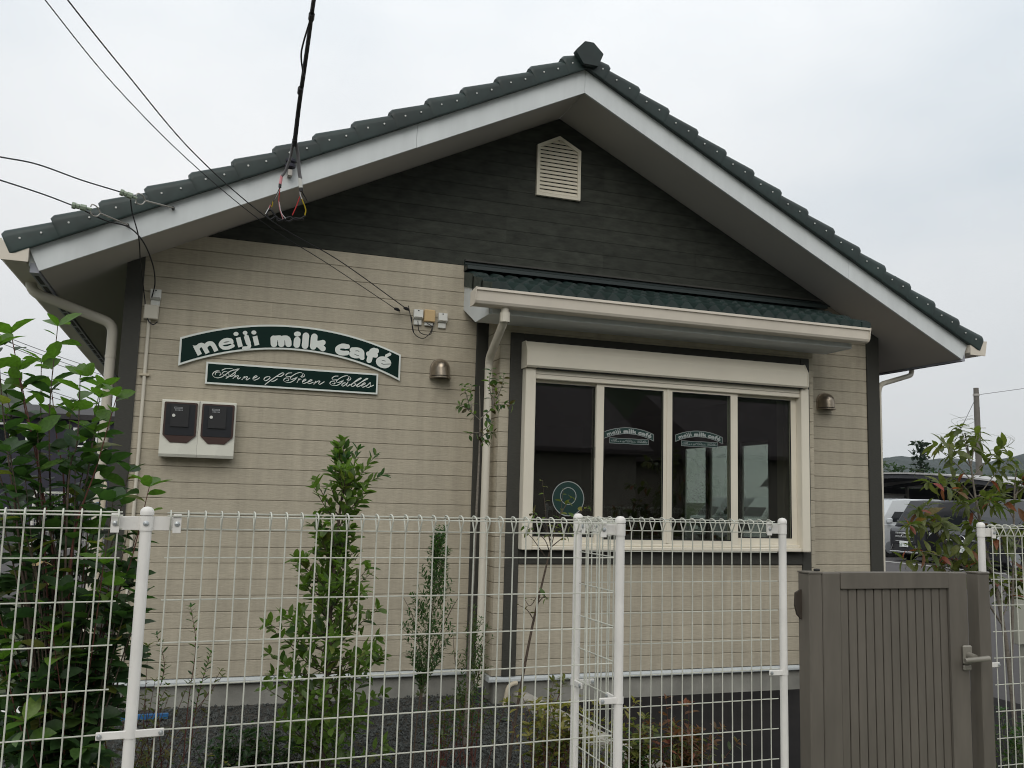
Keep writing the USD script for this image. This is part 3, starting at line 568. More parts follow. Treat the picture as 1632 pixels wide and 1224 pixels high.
# stickers on the panes (flat print)
LETTERS = {"meiji":[[[[-5482,5114],[-5465,5140],[-5457,5147],[-5445,5151],[-5434,5149],[-5418,5129],[-5379,5058],[-5325,5091],[-5358,5152],[-5382,5188],[-5403,5206],[-5418,5213],[-5432,5216],[-5454,5216],[-5482,5207],[-5503,5192],[-5521,5169],[-5533,5177],[-5544,5181],[-5567,5182],[-5585,5178],[-5605,5168],[-5615,5160],[-5627,5145],[-5642,5135],[-5669,5131],[-5687,5140],[-5670,5117],[-5675,5113],[-5603,4985],[-5549,5020],[-5588,5089],[-5574,5111],[-5567,5116],[-5559,5117],[-5557,5114],[-5497,5017],[-5445,5052]]],[[[-5136,5196],[-5124,5206],[-5120,5213],[-5119,5221],[-5126,5253],[-5132,5264],[-5138,5271],[-5149,5278],[-5170,5284],[-5195,5285],[-5218,5284],[-5239,5279],[-5259,5271],[-5278,5259],[-5295,5245],[-5311,5227],[-5321,5209],[-5326,5194],[-5327,5176],[-5324,5161],[-5316,5146],[-5308,5135],[-5292,5121],[-5275,5111],[-5261,5106],[-5250,5105],[-5228,5105],[-5198,5110],[-5172,5118],[-5137,5136],[-5107,5156],[-5103,5163],[-5101,5171],[-5101,5179],[-5104,5186],[-5109,5193],[-5115,5197],[-5122,5199]],[[-5272,5170],[-5160,5202],[-5151,5196],[-5144,5195],[-5136,5196],[-5184,5169],[-5202,5162],[-5216,5159],[-5240,5156],[-5251,5157],[-5260,5161]],[[-5171,5231],[-5216,5216],[-5265,5204],[-5245,5221],[-5227,5229],[-5196,5234]]],[[[-5059,5366],[-5069,5379],[-5077,5383],[-5095,5386],[-5113,5380],[-5120,5374],[-5129,5360],[-5129,5351],[-5128,5344],[-5118,5330],[-5110,5326],[-5091,5324],[-5074,5329],[-5061,5342],[-5058,5350],[-5057,5358]]],[[[-4985,5177],[-5029,5315],[-5092,5292],[-5048,5154]]],[[[-4934,5393],[-4944,5406],[-4951,5410],[-4968,5412],[-4984,5407],[-4991,5401],[-4999,5387],[-4998,5372],[-4988,5359],[-4973,5352],[-4960,5353],[-4968,5345],[-4971,5337],[-4971,5324],[-4980,5320],[-4937,5205],[-4926,5210],[-4918,5191],[-4923,5185],[-4930,5182],[-4973,5175],[-4981,5173],[-4987,5168],[-4992,5161],[-4994,5153],[-4995,5144],[-4992,5136],[-4988,5130],[-4981,5125],[-4974,5122],[-4928,5128],[-4903,5136],[-4889,5146],[-4879,5156],[-4870,5172],[-4867,5184],[-4867,5203],[-4878,5231],[-4872,5233],[-4916,5348],[-4924,5344],[-4933,5354],[-4940,5357],[-4948,5358],[-4936,5370],[-4933,5377]]],[[[-4807,5408],[-4811,5415],[-4825,5426],[-4843,5428],[-4852,5427],[-4861,5423],[-4873,5410],[-4876,5402],[-4877,5394],[-4875,5386],[-4871,5379],[-4857,5369],[-4839,5366],[-4830,5368],[-4822,5372],[-4809,5384],[-4806,5392],[-4805,5400]]],[[[-4751,5221],[-4790,5355],[-4856,5333],[-4817,5198]]]],"milk":[[[[-4483,5287],[-4480,5253],[-4477,5238],[-4469,5226],[-4458,5216],[-4444,5211],[-4430,5210],[-4416,5214],[-4403,5222],[-4394,5234],[-4389,5248],[-4388,5263],[-4392,5313],[-4390,5317],[-4384,5315],[-4375,5257],[-4370,5243],[-4362,5231],[-4350,5223],[-4336,5218],[-4321,5219],[-4307,5224],[-4296,5234],[-4287,5246],[-4283,5261],[-4289,5311],[-4302,5348],[-4311,5362],[-4325,5377],[-4352,5390],[-4367,5392],[-4388,5391],[-4414,5387],[-4428,5382],[-4434,5378],[-4456,5385],[-4471,5386],[-4538,5374],[-4556,5376],[-4571,5371],[-4583,5362],[-4592,5349],[-4597,5335],[-4597,5319],[-4588,5242],[-4583,5227],[-4575,5215],[-4563,5205],[-4549,5200],[-4534,5200],[-4520,5205],[-4508,5214],[-4499,5226],[-4494,5241],[-4499,5304],[-4498,5308],[-4494,5309],[-4491,5306],[-4489,5286]]],[[[-4157,5443],[-4163,5452],[-4171,5460],[-4183,5465],[-4209,5468],[-4235,5460],[-4245,5453],[-4253,5444],[-4258,5434],[-4259,5424],[-4256,5414],[-4251,5405],[-4242,5398],[-4231,5392],[-4205,5389],[-4179,5397],[-4168,5404],[-4160,5413],[-4156,5423],[-4155,5433]]],[[[-4254,5251],[-4248,5237],[-4238,5226],[-4225,5218],[-4210,5216],[-4195,5218],[-4181,5225],[-4170,5236],[-4163,5249],[-4160,5265],[-4157,5336],[-4159,5351],[-4165,5365],[-4176,5377],[-4189,5384],[-4204,5387],[-4219,5384],[-4232,5377],[-4243,5366],[-4251,5353],[-4254,5337],[-4256,5267]]],[[[-4133,5260],[-4131,5245],[-4125,5230],[-4114,5219],[-4101,5212],[-4086,5209],[-4071,5212],[-4057,5219],[-4046,5230],[-4039,5244],[-4036,5259],[-4031,5412],[-4033,5428],[-4039,5442],[-4050,5453],[-4063,5460],[-4078,5463],[-4093,5460],[-4107,5453],[-4118,5442],[-4125,5428],[-4128,5413]]],[[[-4010,5245],[-4004,5231],[-3994,5219],[-3981,5211],[-3966,5208],[-3951,5210],[-3937,5217],[-3925,5227],[-3918,5241],[-3915,5252],[-3905,5255],[-3843,5203],[-3831,5197],[-3818,5194],[-3805,5196],[-3793,5201],[-3783,5211],[-3776,5223],[-3773,5236],[-3775,5250],[-3780,5262],[-3809,5289],[-3797,5295],[-3788,5305],[-3782,5317],[-3780,5330],[-3781,5343],[-3787,5354],[-3796,5364],[-3808,5369],[-3821,5371],[-3833,5369],[-3887,5350],[-3900,5352],[-3908,5351],[-3905,5405],[-3906,5420],[-3912,5435],[-3923,5446],[-3936,5454],[-3951,5457],[-3966,5455],[-3980,5449],[-3991,5438],[-3999,5424],[-4003,5409],[-4012,5261]]]],"cafe":[[[[-3411,5280],[-3408,5292],[-3409,5305],[-3413,5317],[-3422,5327],[-3432,5333],[-3498,5340],[-3532,5337],[-3570,5322],[-3594,5306],[-3615,5287],[-3624,5274],[-3631,5258],[-3633,5241],[-3632,5226],[-3624,5204],[-3614,5189],[-3596,5174],[-3569,5160],[-3542,5154],[-3510,5153],[-3479,5156],[-3444,5163],[-3432,5168],[-3422,5176],[-3415,5187],[-3411,5199],[-3412,5212],[-3421,5231],[-3458,5232],[-3491,5227],[-3520,5229],[-3545,5235],[-3559,5244],[-3560,5248],[-3552,5257],[-3531,5262],[-3502,5263],[-3470,5257],[-3415,5272]]],[[[-3239,5116],[-3216,5107],[-3196,5107],[-3187,5112],[-3176,5128],[-3175,5138],[-3178,5152],[-3181,5218],[-3186,5240],[-3199,5261],[-3214,5275],[-3230,5284],[-3259,5292],[-3290,5297],[-3321,5298],[-3372,5291],[-3384,5288],[-3394,5281],[-3402,5271],[-3407,5260],[-3408,5247],[-3405,5235],[-3395,5222],[-3410,5201],[-3413,5183],[-3408,5166],[-3396,5151],[-3378,5139],[-3354,5130],[-3327,5126],[-3298,5126],[-3270,5130],[-3255,5135],[-3248,5124]],[[-3318,5234],[-3322,5238],[-3320,5243],[-3295,5250],[-3275,5247],[-3260,5242],[-3258,5238],[-3263,5233],[-3291,5240]],[[-3334,5185],[-3336,5192],[-3331,5194],[-3295,5179],[-3264,5179],[-3261,5173],[-3265,5169],[-3298,5170]]],[[[-2999,5159],[-2988,5163],[-2978,5171],[-2971,5181],[-2967,5192],[-2967,5205],[-2971,5216],[-2979,5226],[-2966,5236],[-2959,5248],[-2955,5261],[-2955,5274],[-2960,5287],[-2968,5297],[-2980,5304],[-3033,5312],[-3051,5309],[-3066,5304],[-3083,5294],[-3093,5284],[-3103,5271],[-3113,5249],[-3123,5249],[-3134,5244],[-3144,5237],[-3151,5227],[-3154,5215],[-3154,5203],[-3150,5192],[-3143,5182],[-3131,5175],[-3143,5105],[-3139,5092],[-3132,5081],[-3121,5073],[-3109,5068],[-3096,5068],[-3083,5072],[-3072,5080],[-3064,5091],[-3059,5103],[-3047,5163]]],[[[-2763,5121],[-2778,5143],[-2799,5163],[-2826,5177],[-2856,5186],[-2888,5189],[-2919,5185],[-2946,5175],[-2969,5160],[-2986,5141],[-2995,5118],[-2996,5094],[-2989,5070],[-2974,5048],[-2952,5029],[-2926,5015],[-2896,5006],[-2864,5003],[-2833,5006],[-2806,5016],[-2783,5031],[-2766,5050],[-2756,5076],[-2761,5073],[-2872,5060],[-2883,5061],[-2897,5066],[-2911,5076],[-2910,5083],[-2906,5084],[-2887,5073],[-2872,5070],[-2761,5083],[-2756,5079],[-2756,5097]],[[-2901,5117],[-2904,5121],[-2901,5126],[-2878,5129],[-2847,5120],[-2844,5116],[-2849,5111],[-2875,5119]]],[[[-2772,5209],[-2762,5221],[-2760,5237],[-2768,5250],[-2782,5256],[-2790,5255],[-2852,5218],[-2856,5212],[-2858,5196],[-2851,5183],[-2837,5177],[-2829,5178]]]],"script":[[[[-5300,4766],[-5288,4764],[-5281,4761],[-5272,4753],[-5268,4746],[-5271,4740],[-5286,4727],[-5288,4725],[-5287,4719],[-5285,4717],[-5279,4718],[-5263,4731],[-5260,4737],[-5260,4742],[-5268,4756],[-5275,4762],[-5294,4771],[-5318,4775],[-5333,4769],[-5341,4762],[-5347,4755],[-5350,4746],[-5349,4722],[-5346,4720],[-5342,4722],[-5341,4742],[-5338,4748],[-5330,4757],[-5314,4765]]],[[[-5339,4786],[-5359,4775],[-5374,4761],[-5382,4749],[-5386,4736],[-5387,4729],[-5386,4721],[-5372,4701],[-5362,4692],[-5350,4686],[-5337,4681],[-5322,4678],[-5306,4678],[-5291,4680],[-5259,4690],[-5236,4703],[-5190,4742],[-5157,4772],[-5132,4790],[-5107,4801],[-5007,4838],[-5005,4840],[-5004,4845],[-5006,4847],[-5011,4848],[-5120,4808],[-5138,4800],[-5165,4781],[-5205,4744],[-5250,4708],[-5271,4697],[-5301,4688],[-5322,4686],[-5337,4687],[-5349,4691],[-5365,4700],[-5373,4709],[-5379,4718],[-5377,4731],[-5372,4742],[-5362,4757],[-5352,4766],[-5335,4776],[-5318,4782],[-5308,4783],[-5287,4781],[-5283,4784],[-5287,4788],[-5315,4791],[-5327,4790]]],[[[-5055,4808],[-5163,4710],[-5193,4690],[-5195,4687],[-5195,4681],[-5193,4679],[-5187,4679],[-5161,4697],[-5143,4711],[-5034,4811],[-5007,4839],[-5006,4841],[-5007,4847],[-5010,4849],[-5015,4848]]],[[[-5216,4829],[-5231,4821],[-5257,4806],[-5259,4801],[-5259,4798],[-5257,4795],[-5251,4795],[-5219,4815],[-5197,4824],[-5170,4830],[-5142,4831],[-5115,4828],[-5099,4823],[-5086,4816],[-5072,4804],[-5067,4795],[-5066,4787],[-5070,4769],[-5076,4756],[-5084,4745],[-5094,4737],[-5107,4729],[-5121,4723],[-5137,4719],[-5156,4718],[-5184,4720],[-5207,4724],[-5230,4737],[-5237,4744],[-5240,4751],[-5240,4758],[-5237,4764],[-5226,4773],[-5214,4777],[-5203,4780],[-5185,4778],[-5169,4770],[-5162,4762],[-5159,4753],[-5157,4733],[-5154,4725],[-5152,4724],[-5149,4728],[-5153,4753],[-5158,4765],[-5166,4773],[-5185,4783],[-5205,4788],[-5218,4787],[-5231,4783],[-5246,4772],[-5249,4764],[-5248,4756],[-5243,4746],[-5237,4737],[-5227,4729],[-5215,4723],[-5193,4715],[-5165,4710],[-5135,4710],[-5118,4713],[-5094,4723],[-5081,4732],[-5071,4742],[-5063,4756],[-5058,4778],[-5060,4791],[-5066,4802],[-5073,4812],[-5090,4824],[-5124,4836],[-5152,4840],[-5181,4837]]],[[[-5056,4733],[-5058,4739],[-5064,4739],[-5066,4737],[-5098,4691],[-5099,4688],[-5096,4682],[-5090,4682],[-5088,4684]]],[[[-5031,4741],[-5055,4730],[-5087,4705],[-5089,4702],[-5089,4696],[-5083,4694],[-5080,4695],[-5043,4723],[-5031,4729],[-5020,4733],[-5022,4727],[-5036,4708],[-5040,4700],[-5039,4693],[-5028,4684],[-5020,4681],[-5013,4683],[-4983,4706],[-4984,4712],[-4989,4715],[-5019,4693],[-5028,4690],[-5031,4693],[-5015,4717],[-5012,4724],[-5012,4731],[-5019,4740],[-5022,4741]]],[[[-4929,4729],[-4932,4735],[-4934,4736],[-4940,4733],[-4972,4682],[-4973,4679],[-4970,4674],[-4964,4673],[-4962,4675]]],[[[-4905,4736],[-4933,4721],[-4960,4700],[-4962,4694],[-4961,4691],[-4956,4689],[-4953,4690],[-4916,4717],[-4894,4728],[-4897,4721],[-4911,4699],[-4914,4692],[-4913,4685],[-4904,4676],[-4897,4675],[-4888,4678],[-4852,4707],[-4851,4710],[-4855,4715],[-4861,4714],[-4889,4691],[-4904,4683],[-4906,4685],[-4904,4688],[-4887,4716],[-4887,4729],[-4893,4736],[-4898,4738]]],[[[-4809,4729],[-4816,4716],[-4817,4709],[-4816,4700],[-4811,4691],[-4806,4686],[-4796,4680],[-4789,4679],[-4769,4685],[-4737,4702],[-4714,4723],[-4712,4729],[-4716,4734],[-4719,4734],[-4740,4715],[-4754,4706],[-4781,4692],[-4792,4688],[-4800,4687],[-4806,4692],[-4809,4696],[-4808,4704],[-4774,4719],[-4759,4728],[-4750,4737],[-4748,4744],[-4749,4747],[-4751,4749],[-4765,4755],[-4772,4756],[-4780,4755],[-4795,4744]],[[-4770,4735],[-4801,4720],[-4787,4735],[-4774,4745],[-4767,4747],[-4758,4747]]],[[[-4644,4737],[-4652,4728],[-4657,4717],[-4659,4704],[-4653,4693],[-4647,4687],[-4638,4681],[-4631,4681],[-4621,4683],[-4610,4688],[-4588,4705],[-4568,4725],[-4564,4734],[-4562,4741],[-4565,4747],[-4572,4754],[-4580,4755],[-4596,4755],[-4598,4756],[-4629,4747]],[[-4621,4696],[-4641,4689],[-4644,4691],[-4651,4700],[-4645,4715],[-4632,4731],[-4624,4736],[-4596,4746],[-4571,4747],[-4577,4733],[-4601,4709]]],[[[-4568,4706],[-4569,4704],[-4569,4702],[-4546,4684],[-4536,4681],[-4523,4681],[-4503,4687],[-4491,4693],[-4460,4719],[-4458,4725],[-4462,4729],[-4468,4728],[-4493,4707],[-4503,4700],[-4520,4693],[-4532,4690],[-4546,4689],[-4566,4705]]],[[[-4486,4764],[-4558,4706],[-4601,4668],[-4637,4634],[-4639,4628],[-4638,4626],[-4635,4624],[-4630,4625],[-4550,4696],[-4479,4754],[-4447,4779],[-4424,4796],[-4400,4812],[-4386,4818],[-4379,4820],[-4374,4815],[-4376,4808],[-4385,4798],[-4413,4775],[-4432,4766],[-4466,4763],[-4470,4760],[-4470,4755],[-4465,4754],[-4429,4757],[-4413,4761],[-4406,4765],[-4390,4776],[-4371,4795],[-4365,4806],[-4366,4814],[-4374,4823],[-4383,4828],[-4390,4828],[-4400,4825],[-4431,4806]]],[[[-4334,4812],[-4343,4801],[-4347,4792],[-4343,4782],[-4334,4770],[-4326,4765],[-4319,4762],[-4304,4763],[-4274,4769],[-4272,4770],[-4270,4775],[-4271,4777],[-4276,4779],[-4325,4771],[-4335,4777],[-4338,4785],[-4334,4793],[-4325,4803],[-4302,4820],[-4283,4825],[-4255,4827],[-4253,4827],[-4251,4832],[-4254,4835],[-4256,4836],[-4300,4832],[-4314,4827]]],[[[-4094,4836],[-4070,4816],[-4069,4812],[-4071,4805],[-4078,4795],[-4083,4790],[-4114,4780],[-4115,4774],[-4111,4771],[-4077,4780],[-4069,4786],[-4063,4795],[-4061,4808],[-4064,4816],[-4074,4826],[-4091,4840],[-4094,4840]]],[[[-4255,4787],[-4276,4765],[-4281,4751],[-4279,4746],[-4270,4736],[-4258,4729],[-4250,4729],[-4229,4735],[-4202,4748],[-4166,4772],[-4166,4778],[-4168,4780],[-4174,4780],[-4213,4755],[-4253,4738],[-4264,4738],[-4272,4745],[-4267,4757],[-4247,4778],[-4215,4803],[-4185,4822],[-4167,4831],[-4138,4840],[-4120,4843],[-4112,4841],[-4108,4837],[-4102,4827],[-4101,4813],[-4105,4806],[-4127,4786],[-4128,4783],[-4123,4779],[-4117,4780],[-4097,4797],[-4093,4805],[-4092,4811],[-4101,4834],[-4109,4845],[-4114,4849],[-4123,4851],[-4141,4850],[-4161,4845],[-4191,4832],[-4222,4813]]],[[[-4329,4754],[-4347,4751],[-4362,4741],[-4369,4731],[-4373,4720],[-4373,4711],[-4371,4707],[-4364,4699],[-4354,4692],[-4333,4683],[-4308,4679],[-4278,4680],[-4268,4682],[-4249,4691],[-4230,4703],[-4205,4722],[-4192,4736],[-4166,4771],[-4165,4777],[-4170,4781],[-4176,4778],[-4207,4738],[-4237,4712],[-4264,4696],[-4290,4688],[-4317,4687],[-4340,4690],[-4357,4699],[-4364,4706],[-4365,4710],[-4362,4719],[-4350,4736],[-4337,4742],[-4322,4746],[-4311,4744],[-4303,4738],[-4297,4731],[-4302,4721],[-4309,4714],[-4317,4712],[-4334,4713],[-4336,4709],[-4334,4706],[-4305,4703],[-4298,4707],[-4293,4713],[-4289,4722],[-4289,4729],[-4297,4739],[-4304,4745],[-4316,4752]]],[[[-3646,4811],[-3656,4800],[-3659,4791],[-3656,4781],[-3646,4769],[-3638,4764],[-3631,4761],[-3616,4762],[-3585,4768],[-3582,4769],[-3580,4773],[-3583,4777],[-3586,4778],[-3638,4769],[-3647,4776],[-3650,4784],[-3646,4792],[-3637,4802],[-3613,4820],[-3594,4825],[-3565,4826],[-3561,4829],[-3560,4831],[-3561,4834],[-3565,4836],[-3611,4832],[-3626,4826]]],[[[-3398,4836],[-3374,4815],[-3373,4812],[-3375,4804],[-3381,4794],[-3387,4789],[-3419,4779],[-3420,4773],[-3416,4770],[-3380,4779],[-3373,4785],[-3367,4794],[-3364,4807],[-3368,4815],[-3377,4826],[-3395,4840],[-3398,4840]]],[[[-3564,4786],[-3586,4764],[-3592,4750],[-3590,4745],[-3581,4734],[-3568,4727],[-3560,4727],[-3538,4734],[-3510,4747],[-3473,4771],[-3472,4774],[-3475,4779],[-3481,4779],[-3521,4754],[-3563,4736],[-3574,4736],[-3583,4744],[-3577,4756],[-3556,4777],[-3523,4802],[-3492,4822],[-3473,4831],[-3443,4840],[-3425,4843],[-3416,4841],[-3412,4837],[-3407,4827],[-3406,4812],[-3410,4806],[-3433,4786],[-3432,4779],[-3429,4778],[-3423,4779],[-3401,4796],[-3397,4804],[-3396,4810],[-3405,4834],[-3413,4845],[-3418,4849],[-3427,4851],[-3446,4850],[-3467,4845],[-3498,4832],[-3530,4812]]],[[[-3641,4753],[-3660,4749],[-3676,4739],[-3683,4730],[-3688,4718],[-3687,4709],[-3685,4704],[-3678,4697],[-3667,4689],[-3646,4680],[-3620,4676],[-3589,4677],[-3579,4680],[-3559,4688],[-3539,4700],[-3513,4721],[-3500,4734],[-3473,4770],[-3472,4776],[-3477,4780],[-3483,4777],[-3515,4736],[-3547,4710],[-3574,4694],[-3602,4685],[-3630,4685],[-3653,4688],[-3670,4697],[-3678,4704],[-3679,4708],[-3676,4718],[-3663,4734],[-3650,4741],[-3634,4744],[-3623,4742],[-3614,4737],[-3609,4729],[-3614,4719],[-3621,4712],[-3629,4709],[-3647,4711],[-3649,4707],[-3647,4704],[-3617,4701],[-3610,4705],[-3604,4711],[-3600,4720],[-3600,4727],[-3608,4737],[-3616,4744],[-3628,4751]]],[[[-4140,4755],[-4141,4757],[-4146,4760],[-4150,4756],[-4176,4693],[-4176,4690],[-4173,4685],[-4170,4685],[-4166,4688]]],[[[-4131,4752],[-4142,4744],[-4165,4721],[-4167,4715],[-4166,4712],[-4163,4710],[-4157,4712],[-4134,4735],[-4124,4743],[-4120,4744],[-4113,4740],[-4109,4742],[-4110,4745],[-4119,4748],[-4122,4751]]],[[[-4095,4719],[-4099,4708],[-4098,4700],[-4089,4686],[-4077,4677],[-4068,4678],[-4053,4683],[-4022,4699],[-4019,4704],[-4021,4709],[-4027,4709],[-4065,4690],[-4078,4686],[-4083,4686],[-4088,4692],[-4091,4699],[-4050,4724],[-4040,4732],[-4037,4737],[-4037,4745],[-4049,4757],[-4060,4755],[-4074,4746],[-4086,4734]],[[-4052,4737],[-4082,4718],[-4066,4737],[-4047,4748],[-4045,4747]]],[[[-4013,4720],[-4020,4708],[-4020,4702],[-4009,4687],[-4000,4681],[-3995,4679],[-3985,4680],[-3968,4687],[-3931,4705],[-3927,4710],[-3930,4715],[-3935,4716],[-3981,4693],[-3996,4688],[-4002,4688],[-4008,4693],[-4011,4697],[-4010,4701],[-3964,4724],[-3951,4732],[-3947,4736],[-3946,4739],[-3948,4747],[-3961,4756],[-3972,4755],[-3986,4746],[-3999,4735]],[[-3995,4722],[-3983,4733],[-3971,4742],[-3958,4748],[-3955,4746],[-3963,4738]]],[[[-3889,4730],[-3892,4735],[-3898,4735],[-3900,4733],[-3927,4686],[-3927,4680],[-3925,4678],[-3919,4678],[-3916,4680]]],[[[-3845,4742],[-3859,4740],[-3878,4730],[-3912,4704],[-3914,4701],[-3914,4695],[-3911,4693],[-3905,4694],[-3865,4724],[-3855,4729],[-3839,4733],[-3856,4707],[-3857,4698],[-3843,4683],[-3838,4681],[-3828,4682],[-3813,4690],[-3767,4724],[-3764,4729],[-3768,4735],[-3774,4734],[-3820,4700],[-3834,4692],[-3843,4689],[-3848,4696],[-3831,4723],[-3828,4731],[-3830,4738]]],[[[-3479,4733],[-3488,4726],[-3496,4719],[-3506,4704],[-3508,4697],[-3506,4690],[-3500,4684],[-3487,4677],[-3480,4677],[-3470,4681],[-3450,4695],[-3440,4707],[-3427,4727],[-3430,4732],[-3436,4733],[-3452,4711],[-3462,4701],[-3480,4689],[-3493,4686],[-3499,4690],[-3487,4710],[-3472,4722],[-3450,4733],[-3447,4738],[-3447,4741],[-3452,4744],[-3455,4744]]],[[[-3434,4714],[-3437,4700],[-3434,4693],[-3422,4682],[-3413,4679],[-3405,4682],[-3395,4691],[-3376,4713],[-3374,4719],[-3376,4722],[-3382,4723],[-3413,4692],[-3422,4688],[-3426,4690],[-3428,4694],[-3427,4702],[-3405,4749],[-3405,4755],[-3411,4757],[-3415,4754]]],[[[-3343,4737],[-3381,4708],[-3383,4706],[-3383,4700],[-3377,4697],[-3361,4708],[-3361,4700],[-3359,4693],[-3353,4685],[-3349,4682],[-3336,4682],[-3317,4688],[-3306,4696],[-3289,4713],[-3284,4723],[-3285,4729],[-3295,4734],[-3314,4736],[-3316,4734],[-3315,4731],[-3310,4729],[-3295,4727],[-3295,4726],[-3309,4711],[-3324,4698],[-3339,4692],[-3351,4690],[-3353,4693],[-3352,4702],[-3341,4720],[-3336,4726],[-3283,4764],[-3208,4812],[-3202,4819],[-3203,4827],[-3215,4831],[-3225,4831],[-3249,4819],[-3295,4783]],[[-3242,4809],[-3215,4822],[-3270,4787]]],[[[-3219,4761],[-3287,4710],[-3290,4704],[-3286,4699],[-3283,4698],[-3277,4702],[-3278,4695],[-3276,4689],[-3266,4681],[-3260,4680],[-3251,4682],[-3234,4690],[-3198,4713],[-3195,4718],[-3198,4723],[-3204,4723],[-3257,4692],[-3266,4689],[-3269,4690],[-3262,4703],[-3244,4722],[-3209,4753],[-3198,4761],[-3107,4813],[-3102,4820],[-3103,4826],[-3106,4830],[-3118,4833],[-3125,4833],[-3137,4827],[-3159,4811]],[[-3115,4824],[-3123,4818],[-3151,4801],[-3130,4817]]],[[[-3201,4724],[-3205,4708],[-3202,4702],[-3191,4686],[-3184,4681],[-3178,4680],[-3168,4682],[-3152,4690],[-3118,4710],[-3115,4716],[-3118,4721],[-3124,4721],[-3174,4692],[-3184,4689],[-3191,4692],[-3195,4700],[-3195,4704],[-3153,4728],[-3142,4736],[-3138,4741],[-3137,4744],[-3139,4752],[-3148,4760],[-3152,4762],[-3160,4760],[-3179,4749],[-3195,4734]],[[-3188,4722],[-3182,4730],[-3165,4743],[-3150,4752],[-3147,4752],[-3148,4748],[-3155,4742]]],[[[-3078,4765],[-3129,4708],[-3130,4702],[-3126,4698],[-3120,4700],[-3072,4752],[-3073,4738],[-3063,4719],[-3064,4714],[-3075,4703],[-3096,4692],[-3106,4690],[-3121,4695],[-3123,4692],[-3122,4690],[-3099,4681],[-3091,4681],[-3067,4693],[-3055,4707],[-3054,4716],[-3065,4736],[-3060,4758],[-3060,4767],[-3064,4770],[-3069,4770]]],[[[-3008,4727],[-3010,4733],[-3017,4733],[-3062,4708],[-3065,4706],[-3065,4700],[-3063,4697],[-3056,4697],[-3011,4722]]]]}
def letter_polys(names):
    out = []
    for n_ in names:
        for rings in LETTERS[n_]:
            p = Polygon([(x / 2000, z_ / 2000) for x, z_ in rings[0]], [[(x / 2000, z_ / 2000) for x, z_ in r] for r in rings[1:]])
            if not p.is_valid: p = p.buffer(0)
            out.append((n_, p))
    return out
def arc_band(x0, x1, zt_end, zt_mid, zb_end, zb_mid, n=28):
    c = (x0 + x1) / 2; hw = (x1 - x0) / 2
    def arc(ze, zm):
        sg = zm - ze; R = (hw * hw + sg * sg) / (2 * sg)
        return [(c + hw * t, zm - R + math.sqrt(R * R - (hw * t) ** 2)) for t in np.linspace(-1, 1, n)]
    return Polygon(arc(zt_end, zt_mid) + arc(zb_end, zb_mid)[::-1])
BAND = arc_band(-2.932, -1.303, 2.619, 2.777, 2.412, 2.590)
PLATE = Polygon([(-2.740, 2.294), (-1.474, 2.294), (-1.474, 2.4555), (-2.740, 2.4555)])
for host, cx, cz, sc in ((s2, .503, 2.047, .272), (s3, 1.146, 2.053, .272)):
    y = WY - .008 + .0095
    tr = lambda g: affinity.translate(affinity.affine_transform(g, [sc, 0, 0, sc, 0, 0]), cx - sc * -2.118, cz - sc * 2.53)
    MB().poly_xz(tr(BAND), y, y + .0008).poly_xz(tr(PLATE), y, y + .0008).build('sticker', 'decal_green', host)
    rim = tr(BAND).difference(tr(BAND).buffer(-.0035)).union(tr(PLATE).difference(tr(PLATE).buffer(-.003)))
    m_ = MB().poly_xz(rim, y - .0012, y - .0002)
    for n_, p in letter_polys(('meiji', 'milk', 'cafe', 'script')):
        m_.poly_xz(tr(p).simplify(.0004), y - .0012, y - .0002)
    m_.build('sticker_print', 'decal_white', host)
# plain round green sticker in the left pane
cc = Point(.0, 1.535).buffer(.135, quad_segs=16)
y = WY + .022 + .0095
fs = '%s/sash' % house
MB().poly_xz(cc, y, y + .0008).build('round_sticker', 'decal_green', fs)
MB().poly_xz(cc.difference(cc.buffer(-.006)).union(Point(.0, 1.555).buffer(.068, quad_segs=12).difference(Point(.0, 1.555).buffer(.063, quad_segs=12))), y - .0012, y - .0002).build('sticker_print', 'decal_white', fs)

